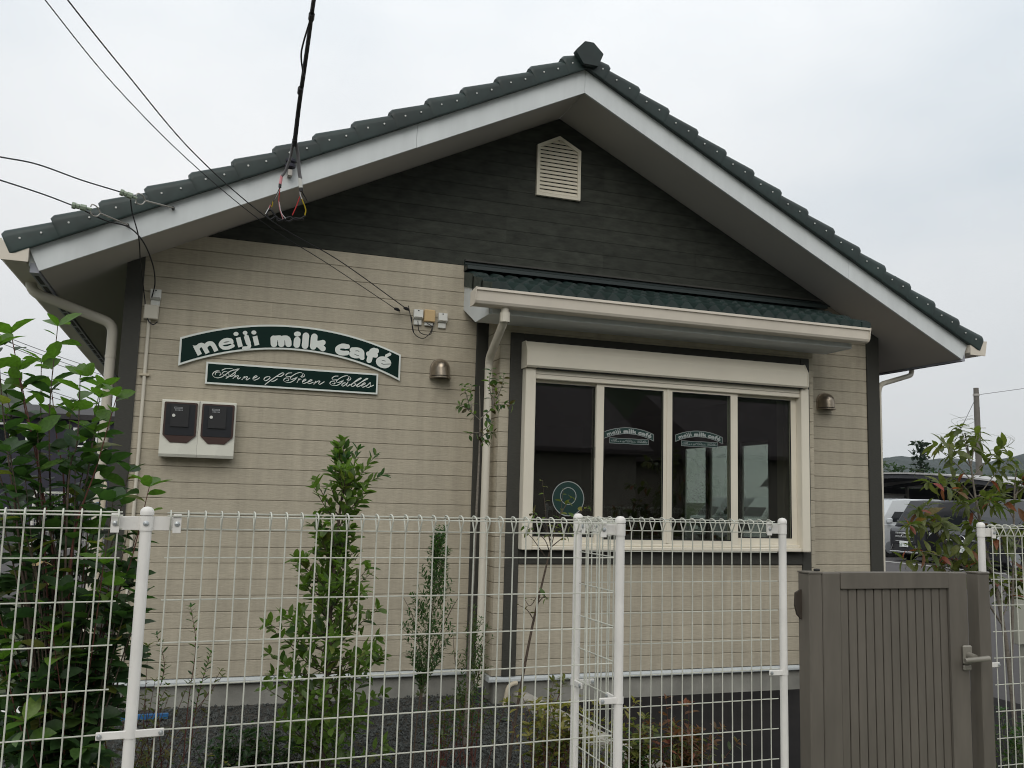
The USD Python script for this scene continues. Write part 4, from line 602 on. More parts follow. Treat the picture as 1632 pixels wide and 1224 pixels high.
# ---- lean-to roof over the bay
LX0, LX1 = -.80, 2.50
LS = .36; LZ = 3.33
lz = lambda y: LZ + LS * y
MB().hull([(x, y, lz(y) + h) for x in (LX0 + .02, LX1 - .04) for y in (-.75, 0) for h in (-.06, -.045)]).build('lean_to_deck', 'dark_roof', house)
MB().box(LX0 + .02, LX1 - .079, -.715, -.69, 2.868, 3.03).build('fascia', 'barge_white', house)
MB().box(LX0 + .02, LX1 - .079, -.69, BY - .001, 2.868, 2.884).build('lean_to_soffit', 'barge_white', house)
ep = Polygon([(-.70, 2.866), (-.36, 2.866), (-.006, 3.03), (-.006, lz(0) - .05), (-.70, lz(-.70) - .05)])
for x in (LX0, LX1 - .078): MB().poly_yz(ep, x, x + .018).build('lean_to_end_board', 'barge_white', house)
TW = .1262; ncol = 26
for row in range(3):
    for c in range(ncol):
        x = LX0 + .03 + TW * c
        yl, yu = -.775 + .245 * row, -.775 + .245 * row + .285
        V = []; F = []
        us = np.linspace(0, 1, 8); hh = np.array([.0, .020, .042, .052, .046, .026, .006, -.004])
        for (y, o) in ((yl, .020), (yu, .0)):
            for th_ in (0, -.030):
                for u, h in zip(us, hh):
                    V.append((x + u * (TW + .012), y, lz(y) + (h if th_ == 0 else -.012) + o + th_ - .02))
        n = 8
        for i in range(n - 1):
            F += [(i, i + 1, 2 * n + i + 1), (i, 2 * n + i + 1, 2 * n + i), (n + i, 3 * n + i + 1, n + i + 1), (n + i, 3 * n + i, 3 * n + i + 1), (i, n + i + 1, i + 1), (i, n + i, n + i + 1)]
        F += [(0, 2 * n, n), (n, 2 * n, 3 * n), (n - 1, 2 * n - 1, 3 * n - 1), (2 * n - 1, 4 * n - 1, 3 * n - 1)]
        emit('roof_tile', V, F, 'green_tile', house, smooth=50)
for x in (LX0 + .028, LX0 + TW * ncol + .04):
    for row in range(3):
        yl = -.785 + .245 * row
        MB().hull([(x + e, y, lz(y) + h + o) for e in (-.035, .05) for y, o in ((yl, .02), (yl + .28, -.005)) for h in (-.10, .02)] + [(x + .007, yl, lz(yl) + .055), (x + .007, yl + .28, lz(yl + .28) + .03)]).build('verge_tile', 'green_tile', house, smooth=35)
MB().poly_yz(Polygon([(-.002, 3.44), (-.03, 3.44), (-.036, 3.405), (-.12, 3.375), (-.125, 3.345), (-.002, 3.345)]), LX0 - .01, LX1 + .16).build('wall_flashing', 'green_flashing', house)
MB().box(LX0 - .01, LX1 + .16, -.05, -.030, 3.426, 3.441).build('wall_flashing', 'dark_trim', house)
gp = Polygon([(-.722, 2.92), (-.735, 2.904), (-.812, 2.904), (-.832, 2.912), (-.844, 2.930), (-.852, 3.000), (-.864, 3.004), (-.864, 3.022), (-.842, 3.022), (-.832, 2.932), (-.81, 2.914), (-.742, 2.914), (-.734, 2.922), (-.734, 3.0), (-.722, 3.0)])
lg = MB().poly_yz(gp if gp.exterior.is_ccw else Polygon(list(gp.exterior.coords)[::-1]), -.945, 2.500).build('lean_to_gutter', 'gutter_cream', house)
gpe = Polygon([(-.72, 2.902), (-.816, 2.902), (-.838, 2.912), (-.850, 2.930), (-.868, 3.025), (-.72, 3.01)])
for x in (-.951, 2.500): MB().poly_yz(gpe if gpe.exterior.is_ccw else Polygon(list(gpe.exterior.coords)[::-1]), x, x + .007).build('gutter_end', 'gutter_cream', lg)
MB().box(.92, .965, -.856, -.8, 2.95, 3.0).build('gutter_joint', 'gutter_cream', lg) if False else None
bp = pipe_run(bend([(-.700, -.775, 2.92), (-.700, -.775, 2.82), (-.660, -.29, 2.60), (-.655, -.275, 2.52), (-.655, -.275, .12)], .06), .031, 'downpipe', 'pipe_cream', house, 12, label='downpipe beside the window bay')
for z in (2.78, ): MB().lathe(-.700, -.775, [(.035, z + .02), (.038, z + .02), (.038, z + .09), (.035, z + .09)], 14).build('pipe_joint', 'pipe_cream', bp)
for z in (.42, ): MB().lathe(-.655, -.275, [(.035, z), (.0375, z), (.0375, z + .02), (.035, z + .02)], 14).build('pipe_joint', 'pipe_cream', bp)
MB().lathe(-.655, -.275, [(.041, -.02), (.041, .125), (.033, .125)], 14).build('drain_socket', 'navy_wall', bp)
pipe_run(bend([(-.385, BY - .015, .158), (-.46, BY - .035, .15), (-.49, BY - .035, -.02)], .05), .016, 'drain_hose', 'pipe_small', house)
# ================================================================== signs on the wall
def sign(name, poly, label, loc, names, rim):
    t = thing(name, label, 'sign', loc)
    MB().poly_xz(poly, -.030, -.0065).build('panel', 'sign_white', t)
    MB().poly_xz(poly.buffer(-rim, join_style='mitre'), -.0318, -.0298).build('green_face', 'sign_green', t)
    for n_, p in letter_polys(names):
        for g in getattr(p, 'geoms', [p]):
            MB().poly_xz(g, -.0328, -.0316).build('letter', 'sign_white', t)
    return t
sign('arched_sign', BAND, 'arched dark green sign reading meiji milk café in fat white letters', (-2.118, -.01, 2.42), ('meiji', 'milk', 'cafe'), .014)
sign('name_board', PLATE, 'straight dark green board lettered Anne of Green Gables in white script', (-2.107, -.01, 2.294), ('script',), .0135)

# ================================================================== electricity meter cabinet
mc = thing('meter_cabinet', 'white wall cabinet with two black electricity meters behind brown windows', 'meter box', (-2.763, -.02, 1.75))
X0, X1, ZA, ZB = -3.016, -2.511, 1.752, 2.158
xm = (X0 + X1) / 2
front = []
for a, b_ in ((X0, xm), (xm, X1)):
    pass
bodyp = Polygon([(-.006, ZA + .012), (-.10, ZA), (-.115, ZA + .02), (-.105, ZB - .01), (-.095, ZB), (-.006, ZB)])
for a, b_ in ((X0, xm - .0006), (xm + .0006, X1)):
    P = []
    for x in (a, (a + b_) / 2, b_):
        e = .012 if x == (a + b_) / 2 else 0
        P += [(x, -.007, ZA + .012), (x, -.100 - e, ZA), (x, -.112 - e, ZA + .02), (x, -.100 - e * .3, ZB - .008), (x, -.092, ZB), (x, -.007, ZB)]
    MB().hull(P).build('case', 'meter_white', mc)
    c = (a + b_) / 2
    w = Polygon([(a + .017, 2.140), (b_ - .012, 2.140), (b_ - .012, 1.905), (b_ - .068, 1.852), (a + .070, 1.852), (a + .017, 1.905)]).buffer(-.01).buffer(.01, quad_segs=3)
    yf = lambda z: -.1165 + (.012 + .003) * (z - 1.77) / .39
    def tilt(mb, off):
        for v in mb.v:
            v[:, 1] = v[:, 1] + np.array([yf(z) for z in v[:, 2]]) - off
        return mb
    fr = tilt(MB().poly_xz(w, -.004, .006), .006).build('meter_window', 'meter_brown', mc)
    gl = Polygon([(a + .030, 2.128), (b_ - .026, 2.128), (b_ - .026, 1.904), (a + .030, 1.904)]).buffer(-.008).buffer(.008, quad_segs=3)
    tilt(MB().poly_xz(gl, -.0015, .002), .0115).build('window_glass', 'meter_black', fr)
    tilt(MB().poly_xz(sbox(c - .062, 1.965, c + .058, 2.120), -.010, .002), .013).build('meter', 'cable_black', fr)
    tilt(MB().poly_xz(sbox(c - .042, 2.092, c + .012, 2.104).difference(sbox(c - .038, 2.095, c + .008, 2.101)).union(unary_union([sbox(c - .036 + .009 * q, 2.078, c - .031 + .009 * q, 2.086) for q in range(6)])), -.001, .001), .0245).build('meter_mark', 'meter_label', fr)
    tilt(MB().poly_xz(Point(c - .043, 2.043).buffer(.011, quad_segs=4), -.004, .002), .024).build('meter_seal', 'box_white', fr)
MB().box(xm - .0005, xm + .0005, -.108, -.01, ZA + .004, ZB - .001).build('case_seam', 'meter_brown', mc)

# ================================================================== wall lamps
def lamp(x, z, y, label):
    t = thing('wall_lamp', label, 'wall lamp', (x, y, z))
    w, h = .074, .165
    V = []; F = []; na, nb = 15, 8
    for j in range(nb):                                     # hood: a half dome over a half cylinder
        b_ = j / (nb - 1) * PI / 2
        for i in range(na):
            a = i / (na - 1) * PI
            r = math.cos(b_)
            V.append((x + w * math.cos(a) * r, y - .012 - .105 * math.sin(a) * r, z + .072 + w * 1.05 * math.sin(b_)))
    for i in range(na):
        a = i / (na - 1) * PI
        V.append((x + w * math.cos(a) * 1.0, y - .012 - .108 * math.sin(a), z + .012))
    base = (nb) * na
    for j in range(nb - 1):
        for i in range(na - 1):
            A = j * na + i
            F += [(A, A + na, A + na + 1), (A, A + na + 1, A + 1)]
    for i in range(na - 1):
        F += [(base + i, i, i + 1), (base + i, i + 1, base + i + 1)]
    emit('hood', V, F, 'lamp_metal', t, smooth=50)
    bp_ = Point(x, z + .072).buffer(.082, quad_segs=8).union(sbox(x - .082, z, x + .082, z + .072))
    MB().poly_xz(bp_, y - .012, y).build('back_plate', 'lamp_metal', t)
    MB().poly_xy(affinity.scale(Point(x, y - .012).buffer(1, quad_segs=8), .070, .098).intersection(sbox(x - 1, y - 1, x + 1, y - .012)), z + .004, z + .010).build('diffuser', 'rubber', t)
    MB().poly_xy(affinity.scale(Point(x, y - .012).buffer(1, quad_segs=8), .084, .120).intersection(sbox(x - 1, y - 1, x + 1, y - .012)).difference(affinity.scale(Point(x, y - .012).buffer(1, quad_segs=8), .072, .10)), z - .008, z + .004).build('rim', 'lamp_metal', t)
lamp(-.980, 2.458, -.008, 'bronze hooded wall lamp right of the arched sign')
lamp(2.690, 2.420, -.008, 'bronze hooded wall lamp between the bay window and the right corner')

# ================================================================== small boxes and cables on the wall
def jbox(x, z, label, w=.072, h=.075):
    t = thing('junction_box', label, 'junction box', (x, -.01, z))
    MB().hull([(x + sx * w / 2, y, z + zz) for sx in (-1, 1) for y, zz in ((-.007, 0), (-.030, 0), (-.048, .010), (-.042, h), (-.007, h))]).build('cover', 'box_white', t)
    MB().cbox(x - w * .44, x + w * .44, -.024, -.007, z - .046, z - .001, .004).build('base', 'box_white', t)
    MB().box(x - .005, x + .005, -.046, -.040, z + h * .82, z + h * .93).build('screw', 'rubber', t)
    MB().box(x - w * .42, x + w * .42, -.0495, -.045, z + .012, z + .0145).build('seam', 'groove', t)
jbox(-1.178, 2.915, 'small white junction box left of the tan box')
jbox(-.978, 2.905, 'small white junction box right of the tan box')
jbox(-3.118, 2.880, 'small white junction box under the left end of the eaves')
t = thing('tan_box', 'tan plastic cable box between two white junction boxes', 'cable box', (-1.086, -.01, 2.90))
MB().cbox(-1.130, -1.042, -.052, -.007, 2.898, 2.995, .006).build('cover', 'box_tan', t)
MB().cbox(-1.122, -1.050, -.03, -.007, 2.868, 2.899, .004).build('base', 'box_white', t)
for q, x in enumerate((-1.105, -1.075)): MB().box(x, x + .006, -.0325, -.028, 2.872, 2.892).build('terminal', 'nail', t)
t = thing('conduit_box', 'cream cable box at the top of the thin wall conduit', 'cable box', (-3.14, -.01, 2.735))
MB().cbox(-3.188, -3.090, -.05, -.007, 2.735, 2.838, .005).build('cover', 'pipe_cream', t)

def cable(name, pts, r, m, label, cat='cable', n=6, group=None, seg=10):
    p = spline(pts, seg) if len(pts) > 2 else np.linspace(pts[0], pts[1], 12)
    return MB().tube(p, r, n).build(name, m, smooth=60, label=label, cat=cat, group=group)
def sag(a, b_, s, n=26):
    a, b_ = np.asarray(a, float), np.asarray(b_, float); t = np.linspace(0, 1, n)[:, None]
    p = a + (b_ - a) * t; p[:, 2] -= (s * 4 * t * (1 - t))[:, 0]; return p
W = lambda px, py, y=-.03: at(px, py, y)
# loops below the boxes
t = thing('wall_cable_loops', 'thin black cables looping under the tan box', 'cable', W(690, 530))
for pts in ([W(665, 512), W(668, 530), W(684, 534), W(688, 522), W(680, 516)], [W(655, 505), W(658, 530), W(672, 540), W(684, 532), W(690, 516)], [W(650, 488), W(654, 508), W(659, 532)]):
    MB().tube(spline([p + np.array([0, -.02, 0]) for p in pts], 8), .0032, 6).build('loop', 'cable_black', t, smooth=60)

# anchors at the wall and the two lines that reach them
for px, py, lab in ((633, 493, 'small dark cable clamp on the wall, left one of the pair beside the white box'), (648, 492, 'small dark cable clamp on the wall touching the white box')):
    c = W(px, py, -.06)
    t = thing('cable_clamp', lab, 'cable clamp', c)
    MB().tube([c + np.array([-.022, -.01, .002]), c, c + np.array([.022, .02, -.004])], [.010, .014, .008], 8).build('grip', 'cable_black', t, smooth=40)
    MB().tube([c + np.array([.02, .02, -.004]), c + np.array([.03, .05, -.002])], .0035, 6).build('hook', 'hook_metal', t)
far = np.array([-3.36, -3.5, 3.25])
a1, a2 = W(630, 492, -.075), W(645, 490, -.075)
def overhead(a, px0, Y, mid, name, r, label):
    """a line from the wall past pixel points (px, py, y) to a pole out of the picture"""
    pts = [a] + [at(*m) for m in mid]
    return MB().tube(spline(pts, 10), r, 6).build(name, 'cable_black', smooth=60, label=label, cat='overhead cable')
overhead(a1, 0, 0, [(525, 422, -.35), (420, 355, -.68), (300, 255, -1.15), (180, 133, -1.75), (72, 0, -2.5), (0, -95, -3.3)], 'overhead_cable', .0028, 'thin black line, lower of the two running to the clamps by the white boxes')
overhead(a2, 0, 0, [(540, 415, -.37), (430, 350, -.70), (310, 245, -1.2), (200, 115, -1.8), (108, 0, -2.55), (30, -105, -3.4)], 'overhead_cable', .0036, 'twisted black line, upper of the two running to the clamps by the white boxes')

# hooks on the gable board with the two lines from the left
YB = OV - .012
def hook(pb, pt, pc, pl, lab, hl):
    base = at(*pb, OV - .004); tip = at(*pt, OV - .20); cl = at(*pc, OV - .26)
    t = thing('wire_hook', hl, 'hook', base)
    MB().tube([base + np.array([0, .004, 0]), base + np.array([0, -.03, 0])], .010, 8).build('foot', 'rubber', t)
    MB().tube([base + np.array([0, -.028, 0]), tip], .0055, 8).build('arm', 'hook_metal', t)
    d_ = tip - base; d_ /= np.linalg.norm(d_)
    for s in (-1, 1):
        MB().tube(spline([tip, tip + d_ * .03 + np.array([0, 0, .03 * s]), tip + d_ * .07 + np.array([0, 0, .034 * s]), tip + d_ * .085 + np.array([0, 0, .014 * s])], 6), .004, 6).build('prong', 'hook_metal', t)
    c = thing('line_insulator', lab + ', insulator in three grey green pieces', 'insulator', cl)
    e = tip + d_ * .075
    for f0, f1, r in ((.0, .25, .009), (.28, .58, .021), (.62, .80, .017), (.82, 1.0, .022)):
        MB().tube([e + (cl - e) * f0, e + (cl - e) * f1], r, 8).build('bead', 'insulator', c, smooth=40)
    pts = [cl + (cl - e) * .02] + [at(*p) for p in pl]
    MB().tube(spline(pts, 8), .0042, 6).build('overhead_cable', 'cable_black', smooth=60, label='dark overhead line ' + lab, cat='overhead cable')
    return e
e1 = hook((204, 360), (160, 340), (115, 327), [(70, 310, -1.1), (0, 287, -1.6), (-120, 250, -2.4)], 'tied to the lower hook near the left eave', 'bare metal hook on the white gable board, the lower and left one')
e2 = hook((276, 333), (232, 320), (192, 306), [(130, 287, -1.1), (60, 262, -1.55), (0, 250, -1.9), (-130, 225, -2.8)], 'tied to the upper hook on the gable board', 'bare metal hook on the white gable board, the upper and right one')
cable('drop_wire', [at(135, 336, OV - .22), at(170, 352, OV - .12), at(205, 362, OV - .07), at(228, 385, OV - .06), at(243, 420, -.40), at(247, 450, -.12), at(242, 474, -.05)], .0048, 'cable_black', 'black drop wire curving from the lower hook to the white box')
cable('drop_wire', [at(208, 318, OV - .22), at(211, 340, OV - .12), at(221, 378, OV - .05), at(224, 420, -.30), at(230, 470, -.06), at(234, 505, -.045), at(243, 517, -.05), at(251, 513, -.05)], .0042, 'cable_black', 'black drop wire hanging straight from the upper hook to the conduit')

# service drop: thick bundle splitting into two legs with coloured conductors
sd = thing('service_cable', 'thick dark service cable splitting into two grey legs with coloured wire ends', 'cable', at(472, 230, OV - .25))
Q = lambda px, py, y: at(px, py, y)
mainp = [Q(515, -90, -2.9), Q(500, 0, -2.2), Q(492, 60, -1.75), Q(485, 110, -1.4), Q(477, 165, -1.1), Q(471, 215, -.92), Q(469, 232, -.86)]
MB().tube(spline(mainp, 10), np.linspace(.011, .016, len(spline(mainp, 10))), 8).build('bundle', 'cable_black', sd, smooth=60)
side = [Q(495, 30, -1.98), Q(483, 70, -1.72), Q(480, 92, -1.58), Q(484, 122, -1.36)]
MB().tube(spline(side, 8), .0055, 6).build('strand', 'cable_black', sd, smooth=60)
for px, py, y in ((497, 22, -2.05), (479, 140, -1.24), (470, 222, -.9)):
    a, b_ = Q(px, py, y), Q(px - 1.2, py + 9, y + .05)
    MB().tube([a, b_], .017, 8).build('tie', 'cable_black', sd)
legL = spline([Q(467, 228, -.86), Q(463, 250, -.78), Q(455, 272, -.72), Q(449, 281, -.70)], 8)
legR = spline([Q(472, 228, -.86), Q(475, 250, -.80), Q(477, 275, -.76), Q(479, 285, -.75)], 8)
MB().tube(legL, .0095, 8).build('grey_leg', 'cable_grey', sd, smooth=60)
MB().tube(legR, .0125, 8).build('grey_leg', 'cable_grey', sd, smooth=60)
MB().tube([Q(449, 280, -.70), Q(446.5, 294, -.69)], .0098, 8).build('tape', 'wire_pink', sd)
MB().tube([Q(446.5, 293, -.69), Q(446, 299, -.69)], .0102, 8).build('tape', 'cable_black', sd)
MB().tube([Q(478, 284, -.75), Q(479.5, 299, -.74)], .0135, 8).build('tape', 'box_white', sd)
MB().tube([Q(479.5, 299, -.74), Q(480, 305, -.74)], .0125, 8).build('tape', 'cable_black', sd)
for pts, r, m in (([(446, 299), (440, 312), (433, 326), (425, 340)], .0034, 'cable_black'), ([(446, 301), (441, 311), (435, 322)], .003, 'wire_white'), ([(435, 321), (433, 330)], .0042, 'wire_yellow'), ([(431, 326), (429, 332)], .0040, 'wire_pink'), ([(429, 331), (423, 341)], .003, 'wire_white'),
                  ([(446, 300), (445, 312), (444, 320)], .0034, 'wire_red'), ([(444, 320), (446, 333), (451, 349)], .0034, 'wire_pink'), ([(445, 322), (448, 338), (455, 348)], .003, 'wire_white'),
                  ([(478, 304), (479, 312), (482, 319)], .004, 'wire_white'), ([(478, 313), (473, 327), (466, 343)], .004, 'wire_red'), ([(481, 317), (487, 333), (486, 343)], .0046, 'wire_yellow'), ([(481, 305), (485, 312), (490, 321)], .004, 'cable_black')):
    MB().tube(spline([Q(x, y, -.72 + .0015 * (y - 300)) for x, y in pts], 6), r, 6).build('conductor', m, sd, smooth=60)
for pts in ([(424, 340), (430, 350), (440, 345), (443, 352), (452, 350), (462, 346), (468, 350), (478, 349), (487, 344)], [(424, 338), (432, 335), (440, 346), (450, 352)], [(452, 349), (460, 353), (470, 348), (484, 350)]):
    MB().tube(spline([Q(x, y, -.63) for x, y in pts], 6), .0075, 6).build('joint_sleeve', 'cable_black', sd, smooth=60)
ins = thing('spool_insulator', 'dark ribbed spool insulator screwed to the gable board under the service cable', 'insulator', at(463, 262, OV - .05))
c = at(463, 262, OV - .05)
MB().lathe(c[0], c[1], [(0, c[2] + .045), (.018, c[2] + .045), (.034, c[2] + .035), (.034, c[2] + .018), (.016, c[2] + .008), (.036, c[2] - .002), (.036, c[2] - .022), (.018, c[2] - .032), (0, c[2] - .032)], 14).build('spool', 'navy_wall', ins, smooth=40)
MB().cbox(c[0] - .016, c[0] + .016, OV - .06, OV - .002, c[2] - .085, c[2] - .036, .003).build('bracket', 'hook_metal', ins)

# ================================================================== mesh fence
ZB_, G1, GP = 1.4075, .0875, .1278
def panel(p0, p1, label, skip_first=0):
    p0, p1 = np.array([*p0, 0.0]), np.array([*p1, 0.0])
    L = np.linalg.norm(p1 - p0); d = (p1 - p0) / L; nrm = np.array([d[1], -d[0], 0])        # towards the street
    t = thing('mesh_fence', label, 'fence', (*((p0 + p1) / 2)[:2], .20), group=None)
    n = int(L / .05) + 1
    wr = np.random.default_rng(int(abs(p0[0]) * 1000))
    zs = [ZB_] + [ZB_ - G1 - GP * k for k in range(9)]
    zbot = zs[-1] - .02
    for i in range(n):
        b_ = p0 + d * (.05 * i + wr.normal(0, .0006)); bow = wr.normal(0, .0012)
        a = np.linspace(-PI * .15, PI * 1.15, 7)
        loop = [(.025 * math.cos(x), 1.4505 + .005 * (-math.cos(x)) + .0125 * math.sin(x)) for x in a]
        path = [(0, zbot), (bow, .6), (-bow, .9), (bow * .6, 1.15), (0, ZB_ - .010), (.004, ZB_ + .004)] + [(o, z) for o, z in loop] + [(-.006, ZB_ + .010), (-.0045, ZB_ + .001)]
        MB().tube([b_ + nrm * o + np.array([0, 0, z]) for o, z in path], .0026, 6).build('vertical_wire', 'wire_white_coat', t, smooth=60)
    for z in zs:
        MB().tube([p0 - d * .012 + np.array([0, 0, z]) - nrm * .0046, p1 + d * .012 + np.array([0, 0, z]) - nrm * .0046], .0024, 6).build('horizontal_wire', 'wire_white_coat', t, smooth=60)
    for o, z in ((.0185, 1.4475), (-.0185, 1.4565)):
        MB().tube([p0 - d * .012 + nrm * o + np.array([0, 0, z]), p1 + d * .012 + nrm * o + np.array([0, 0, z])], .0026, 6).build('horizontal_wire', 'wire_white_coat', t, smooth=60)
    return d, nrm
P_L = np.array([-2.9495, -3.9250]); dL = np.array([math.cos(.1131), math.sin(.1131)])
P_M0, P_M1 = np.array([-2.7998, -3.9053]), np.array([-1.2530, -3.8060])
P_T0, P_T1 = np.array([-1.1776, -3.4225]), np.array([-.2478, -3.4009])
P_R0 = np.array([1.0630, -3.3621])
panel(P_L - dL * 2.0, P_L, 'white mesh fence panel left of the post by the meter cabinet')
panel(P_M0, P_M1, 'long white mesh fence panel between the left post and the near corner')
panel((-1.2185, -3.755), (-1.2235, -3.465), 'short white mesh fence panel running back at the fence corner')
panel(P_T0, P_T1, 'white mesh fence panel under the bay window, left of the brown gate')
panel(P_R0, P_R0 + np.array([2.0, .042]), 'white mesh fence panel right of the brown gate')

def post(x, y, label, arms, ztop=1.470, lowz=.806):
    t = thing('fence_post', label, 'fence post', (x, y, 0))
    MB().lathe(x, y, [(.0172, -.1), (.0172, ztop - .012)], 18).build('tube', 'fence_white', t, smooth=40)
    MB().lathe(x, y, [(.0172, ztop - .022), (.0203, ztop - .021), (.0206, ztop - .012), (.0185, ztop - .004), (.011, ztop + .003), (0, ztop + .005)], 18).build('cap', 'fence_white', t, smooth=50)
    MB().lathe(x, y, [(.0195, 1.402), (.0195, 1.446)], 18).build('collar', 'fence_white', t, smooth=40)
    MB().lathe(x, y, [(.0195, lowz - .012), (.0195, lowz + .012)], 18).build('clamp_ring', 'fence_white', t, smooth=40)
    for (dx, dy, ln) in arms:
        d = np.array([dx, dy, 0]); d /= np.linalg.norm(d); nrm = np.array([d[1], -d[0], 0])
        if nrm[1] > 0: nrm = -nrm
        c = np.array([x, y, 0])
        o = nrm * -.004
        plate = MB().bar(c + o + d * .012 + np.array([0, 0, 1.424]), c + o + d * ln + np.array([0, 0, 1.424]), .0032, .042, c=.001).build('top_bracket', 'fence_white', t)
        MB().bar(c + nrm * .008 + d * (ln - .022) + np.array([0, 0, 1.4245]), c + nrm * .008 + d * (ln + .002) + np.array([0, 0, 1.4245]), .006, .058, c=.001).build('panel_clip', 'fence_white', plate)
        q = c + nrm * .0115 + d * (ln - .010) + np.array([0, 0, 1.424])
        MB().hull([q + nrm * h + np.array([0, 0, 1]) * .008 * math.sin(a) + d * .008 * math.cos(a) for a in np.arange(8) * PI / 4 for h in (0, .003)] + [q + nrm * .0055]).build('bolt', 'bolt', plate)
        low = MB().bar(c + nrm * .010 + d * .008 + np.array([0, 0, lowz]), c + nrm * .006 + d * (ln - .004) + np.array([0, 0, lowz]), .008, .023, c=.002).build('clamp_arm', 'fence_white', t)
        q = c + nrm * .012 + d * (ln - .013) + np.array([0, 0, lowz])
        MB().hull([q + nrm * h + np.array([0, 0, 1]) * .0075 * math.sin(a) + d * .0075 * math.cos(a) for a in np.arange(8) * PI / 4 for h in (0, .003)] + [q + nrm * .005]).build('bolt', 'bolt', low)
    return t
p1 = post(-2.8700, -3.9130, 'white fence post with two bracket arms, near the left edge of the photo', [(dL[0] * -1, -dL[1], .098), (1, .06, .098)])
q = np.array([-2.870, -3.9335, 1.424])
MB().hull([q + np.array([.009 * math.cos(a), h, .009 * math.sin(a)]) for a in np.arange(8) * PI / 4 for h in (0, .004)] + [q + np.array([0, -.006, 0])]).build('bolt', 'bolt', p1)
post(-1.2170, -3.8030, 'white fence post at the near corner of the fence', [(-1, -.06, .085), (-.01, 1, .085)])
post(-1.2260, -3.4220, 'white fence post at the far corner, behind the mesh', [(1, .02, .085), (.01, -1, .085)], lowz=.795)
post(-.2090, -3.4000, 'white fence post left of the brown gate', [(-1, -.02, .085)], lowz=.795)
post(.9900, -3.3640, 'white fence post right of the brown gate', [(1, .02, .085)], lowz=.780)
kb = MB()
for a, b_ in (((-5.2, -4.17), (-2.87, -3.913)), ((-2.87, -3.913), (-1.217, -3.803)), ((-1.217, -3.803), (-1.226, -3.422)), ((-1.226, -3.422), (-.19, -3.40)), ((.96, -3.364), (4.2, -3.31))):
    th_ = thing('block_wall', {(-5.2, -4.17): 'low concrete block wall under the left mesh panel', (-2.87, -3.913): 'low concrete block wall under the long mesh panel', (-1.217, -3.803): 'low concrete block wall under the short mesh panel', (-1.226, -3.422): 'low concrete block wall under the mesh panel left of the gate', (.96, -3.364): 'low concrete block wall under the mesh panel right of the gate'}[a], 'block wall', (*a, 0))
    a, b_ = np.array(a), np.array(b_); L = np.linalg.norm(b_ - a); n = max(1, round(L / .4))
    for i in range(n):
        u, v = a + (b_ - a) * (i / n) + (b_ - a) / L * .003, a + (b_ - a) * ((i + 1) / n) - (b_ - a) / L * .003
        MB().bar((*u, .04), (*v, .04), .12, .19, c=.006).build('block', 'concrete', th_)

# ================================================================== gate
gt = thing('gate', 'brown aluminium gate with vertical slats and a lever handle', 'gate', (.40, -3.40, 0))
GY = -3.42
GZ = 1.232
leaf_y = GY + .012
lf = MB().cbox(-.012, .086, leaf_y - .016, leaf_y + .030, .08, GZ, .004).build('stile', 'gate_brown', gt)
MB().cbox(.713, .829, leaf_y - .016, leaf_y + .030, .08, GZ, .004).build('stile', 'gate_brown', gt)
MB().cbox(.713 - .001, .735, leaf_y - .0195, leaf_y - .0165, .08, GZ - .002, .001).build('stile_cover', 'gate_brown', gt)
MB().cbox(.0865, .7125, leaf_y - .021, leaf_y + .030, 1.157, GZ + .001, .003).build('rail', 'gate_brown', gt)
MB().cbox(.0865, .7125, leaf_y - .021, leaf_y + .030, .08, .16, .003).build('rail', 'gate_brown', gt)
MB().box(.0865, .7125, leaf_y + .010, leaf_y + .014, .16, 1.157).build('slat_backing', 'rubber', gt)
n = 13; w = (.7125 - .0865) / n
for i in range(n):
    MB().cbox(.0865 + w * i + .0030, .0865 + w * (i + 1) - .0030, leaf_y - .008, leaf_y + .0085, .161, 1.1565, .002).build('slat', 'gate_brown', gt)
def gpost(x0, x1, y0, y1, label):
    t = thing('gate_post', label, 'gate post', ((x0 + x1) / 2, (y0 + y1) / 2, 0))
    MB().cbox(x0, x1, y0, y1, -.1, GZ - .006, .004).build('shaft', 'gate_brown', t)
    MB().cbox(x0 - .002, x1 + .002, y0 - .002, y1 + .002, GZ - .0058, GZ + .002, .0015).build('cap', 'gate_brown', t)
    return t
g1 = gpost(-.086, -.0155, GY - .005, GY + .078, 'brown gate post on the hinge side, left of the gate')
gpost(.880, .951, GY - .022, GY + .052, 'brown gate post on the latch side, right of the gate')
MB().poly_xz(Polygon([(-.116, 1.135), (-.088, 1.15), (-.088, 1.02), (-.108, 1.04), (-.119, 1.08)]).buffer(.002), GY + .05, GY + .062).build('hinge_cover', 'brown_plastic', g1)
MB().cbox(-.004, .018, GY + .05, GY + .075, GZ + .0005, GZ + .012, .003).build('hinge_pin', 'rubber', g1)
h = MB().cbox(.778, .832, leaf_y - .034, leaf_y - .0165, .800, .890, .007).build('handle_plate', 'gate_handle', gt)
hz = .833
MB().tube([(.803, leaf_y - .034, hz + .012), (.803, leaf_y - .075, hz + .006)], .016, 12).build('spindle', 'gate_handle', h, smooth=40)
MB().tube([(.735, leaf_y - .080, hz - .004), (.742, leaf_y - .081, hz - .003), (.868, leaf_y - .088, hz + .004), (.872, leaf_y - .0885, hz + .004)], [.0105, .0118, .0128, .0125], 14).build('lever', 'gate_handle', h, smooth=40)
MB().tube([(.8722, leaf_y - .0885, hz + .004), (.8745, leaf_y - .0885, hz + .004)], .007, 10).build('lock', 'rubber', h)
MB().cbox(.780, .830, leaf_y - .028, leaf_y - .0165, .772, .798, .005).build('handle_plate', 'gate_handle', gt)

HAZE = 0.00008
